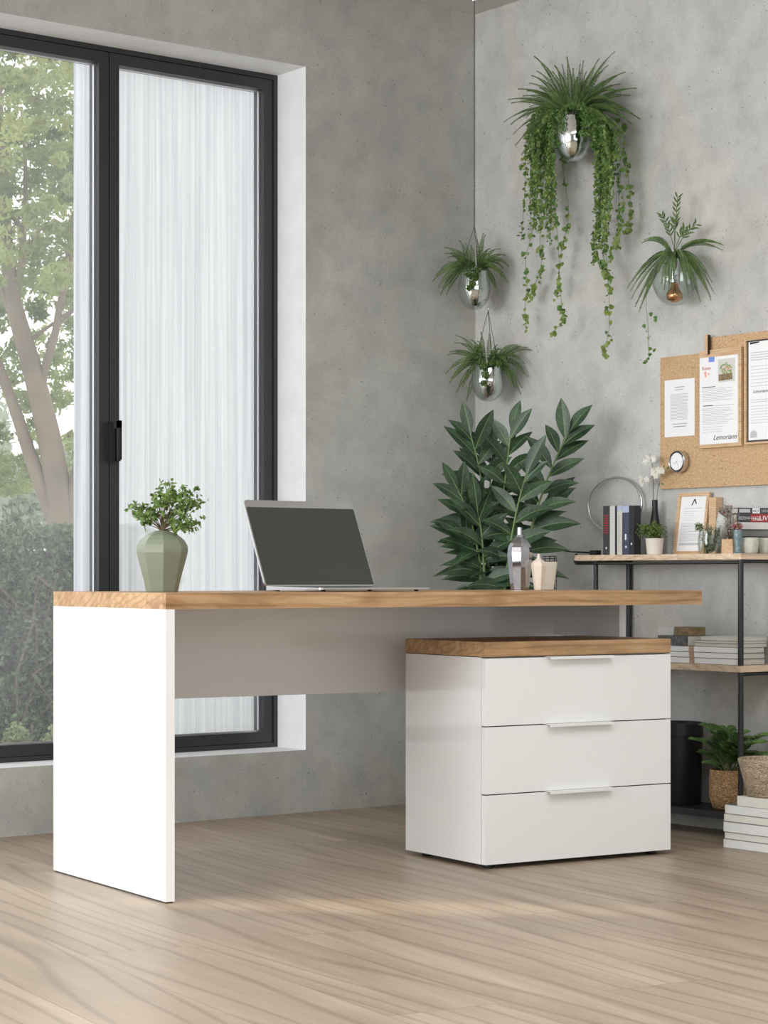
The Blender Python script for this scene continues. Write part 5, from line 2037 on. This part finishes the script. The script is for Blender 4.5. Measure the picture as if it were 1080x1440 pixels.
t2_ = [(641, 472, 0), (640, 482, .02), (630, 499, 0), (632, 495, -.03), (627, 525, -.01), (631, 540, .02), (634, 533, -.03), (642, 552, 0), (650, 545, -.04), (656, 565, .02), (676, 466, .02), (688, 468, -.02), (752, 493, 0), (744, 489, .02), (732, 487, -.03), (728, 485, .03),
       (743, 530, 0), (740, 525, .03), (733, 555, 0), (734, 545, -.03), (724, 545, .04), (720, 540, -.05), (738, 512, -.03), (730, 503, .03), (660, 500, -.08), (705, 492, -.07), (650, 515, -.08), (715, 515, -.09), (662, 478, .03), (700, 485, .04), (671, 480, -.05), (725, 535, 0)]
X2 = -.118
c2 = at(686.5, 565, x=X2)
hk2_ = at(686.5, 437, d=(c2 - CAM).dot(FW))
e2, cc2 = corner_planter(686.5, 513, 565, 24.5, X2, t2_, 52, 'lower mirrored planter with fern hanging from a wall hook beside the room corner', hk2_, [(676, 505, 7), (680, 515, 7), (683, 526, 6), (680, 538, 4), (690, 508, 7), (700, 510, 6), (694, 498, 6), (672, 490, 6)])
bm = nb()
h0 = hk2_ - cc2
wl_ = at(690, 416, x=-.001) - cc2
tube(bm, [h0, h0 + Vector((0, 0, .008)), h0 + Vector((.010, 0, .016)), h0 + Vector((.02, 0, .006)), h0 + Vector((.03, -.0, .02)), wl_], .0022, 8)
obj('wall_hook', bm, M['chrome'], e2)

# ------------------------------------------------------------------ tall leafy plant behind the desk
random.seed(61)
pb_ = Vector((-.40, -.53, 0))
pl_ = empty('large_foliage_plant', pb_, label='tall dark green broad leaved plant standing in the room corner behind the desk', cat='potted plant')
bm = nb(); lathe(bm, [(.10, 0), (.105, .004), (.135, .26), (.138, .28), (.128, .28), (.125, .24), (.001, .235)], 40)
obj('pot', bm, M['pot'], pl_, smooth=True, auto=40)
bm = nb(); lathe(bm, [(.001, .237), (.123, .237), (.123, .245), (.001, .25)], 24)
obj('soil', bm, M['soil'], pl_)
dP = (pb_ - CAM).dot(FW)
TP = lambda px, py, dd=0: at(px, py, d=dP + dd) - pb_


def big_stalk(base, tipx, tipy, dd, n, L0, bend=.5, first=.35, w0=.30, spreadang=1.0, px_mid=None):
    P = TP(tipx, tipy, dd)
    if px_mid: mid = TP(px_mid[0], px_mid[1], dd * .5)
    else: mid = Vector((base.x + (P.x - base.x) * .25, base.y + (P.y - base.y) * .25, base.z + (P.z - base.z) * .65))
    pts = bez(base, mid, P, 20)
    bm_ = nb()
    tube(bm_, pts, [.007 - .00026 * k for k in range(21)], 8)
    for k in range(n):
        t = first + (1 - first) * (k / (n - 1))
        i = min(int(t * 20), 19)
        c = pts[i].lerp(pts[i + 1], t * 20 - i)
        d_ = (pts[i + 1] - pts[i]).normalized()
        # alternate to the left and right as seen across the corner, with some front/back scatter
        sg = 1 if k % 2 == 0 else -1
        side = (RT * sg + FW * random.uniform(-.7, .5)).normalized()
        u = (k / (n - 1))
        dirv = side * (1.0 - .62 * u ** 2) * spreadang + d_ * (.22 + .62 * u) + Vector((0, 0, .10))
        L_ = L0 * random.uniform(.85, 1.12) * (1 - .18 * u)
        if k == n - 1: dirv = d_ + RT * .1
        ribbed_leaf(bm_, c, dirv, Vector((0, 0, .5)) - FW + RT * random.uniform(-.6, .6), L_, L_ * w0, .38 * (1 - .8 * u) + random.uniform(0, .15))
    # pale mid ribs are part of the leaf surface
    bmesh.ops.recalc_face_normals(bm_, faces=[])
    return obj('leafy_stem', bm_, [M['bigrib'], M['big']], pl_)


b = lambda x, y: Vector((x, y, .24))
big_stalk(b(.02, -.02), 800, 608, -.05, 19, .185, first=.38, px_mid=(726, 740))
big_stalk(b(0, .02), 719, 606, .0, 18, .17, first=.32, px_mid=(700, 740))
big_stalk(b(-.02, 0), 662, 612, .02, 19, .185, first=.34, px_mid=(704, 740))
big_stalk(b(-.03, -.03), 644, 690, -.06, 14, .175, first=.4, px_mid=(694, 770))
big_stalk(b(-.03, .02), 690, 640, .05, 15, .18, first=.3, px_mid=(690, 750))
big_stalk(b(.0, -.04), 740, 668, -.1, 14, .18, first=.3, px_mid=(705, 770))
big_stalk(b(.03, .0), 768, 706, .03, 10, .17, first=.4, px_mid=(712, 770))
big_stalk(b(-.03, -.03), 652, 752, -.04, 10, .17, first=.45, px_mid=(690, 770))
big_stalk(b(-.03, .0), 672, 720, -.08, 12, .17, first=.3, px_mid=(690, 790))
# low drooping leaves at the left
bm = nb()
for (x0_, y0_, x1_, y1_, dd) in ((690, 800, 612, 812, -.05), (690, 790, 622, 780, -.02), (685, 770, 640, 800, -.1), (692, 800, 665, 822, -.08), (700, 780, 650, 745, .02),
                                 (690, 760, 624, 745, -.03), (692, 820, 668, 790, 0), (700, 810, 720, 780, 0), (685, 745, 628, 730, 0), (710, 790, 740, 760, 0), (690, 735, 625, 700, .02)):
    a_ = TP(x0_, y0_, 0); c_ = TP(x1_, y1_, dd)
    ribbed_leaf(bm, a_, (c_ - a_) + Vector((0, 0, .05)), Vector((0, 0, 1)) - FW * .7, (c_ - a_).length * 1.05, .052, .25)
obj('low_leaves', bm, [M['bigrib'], M['big']], pl_)
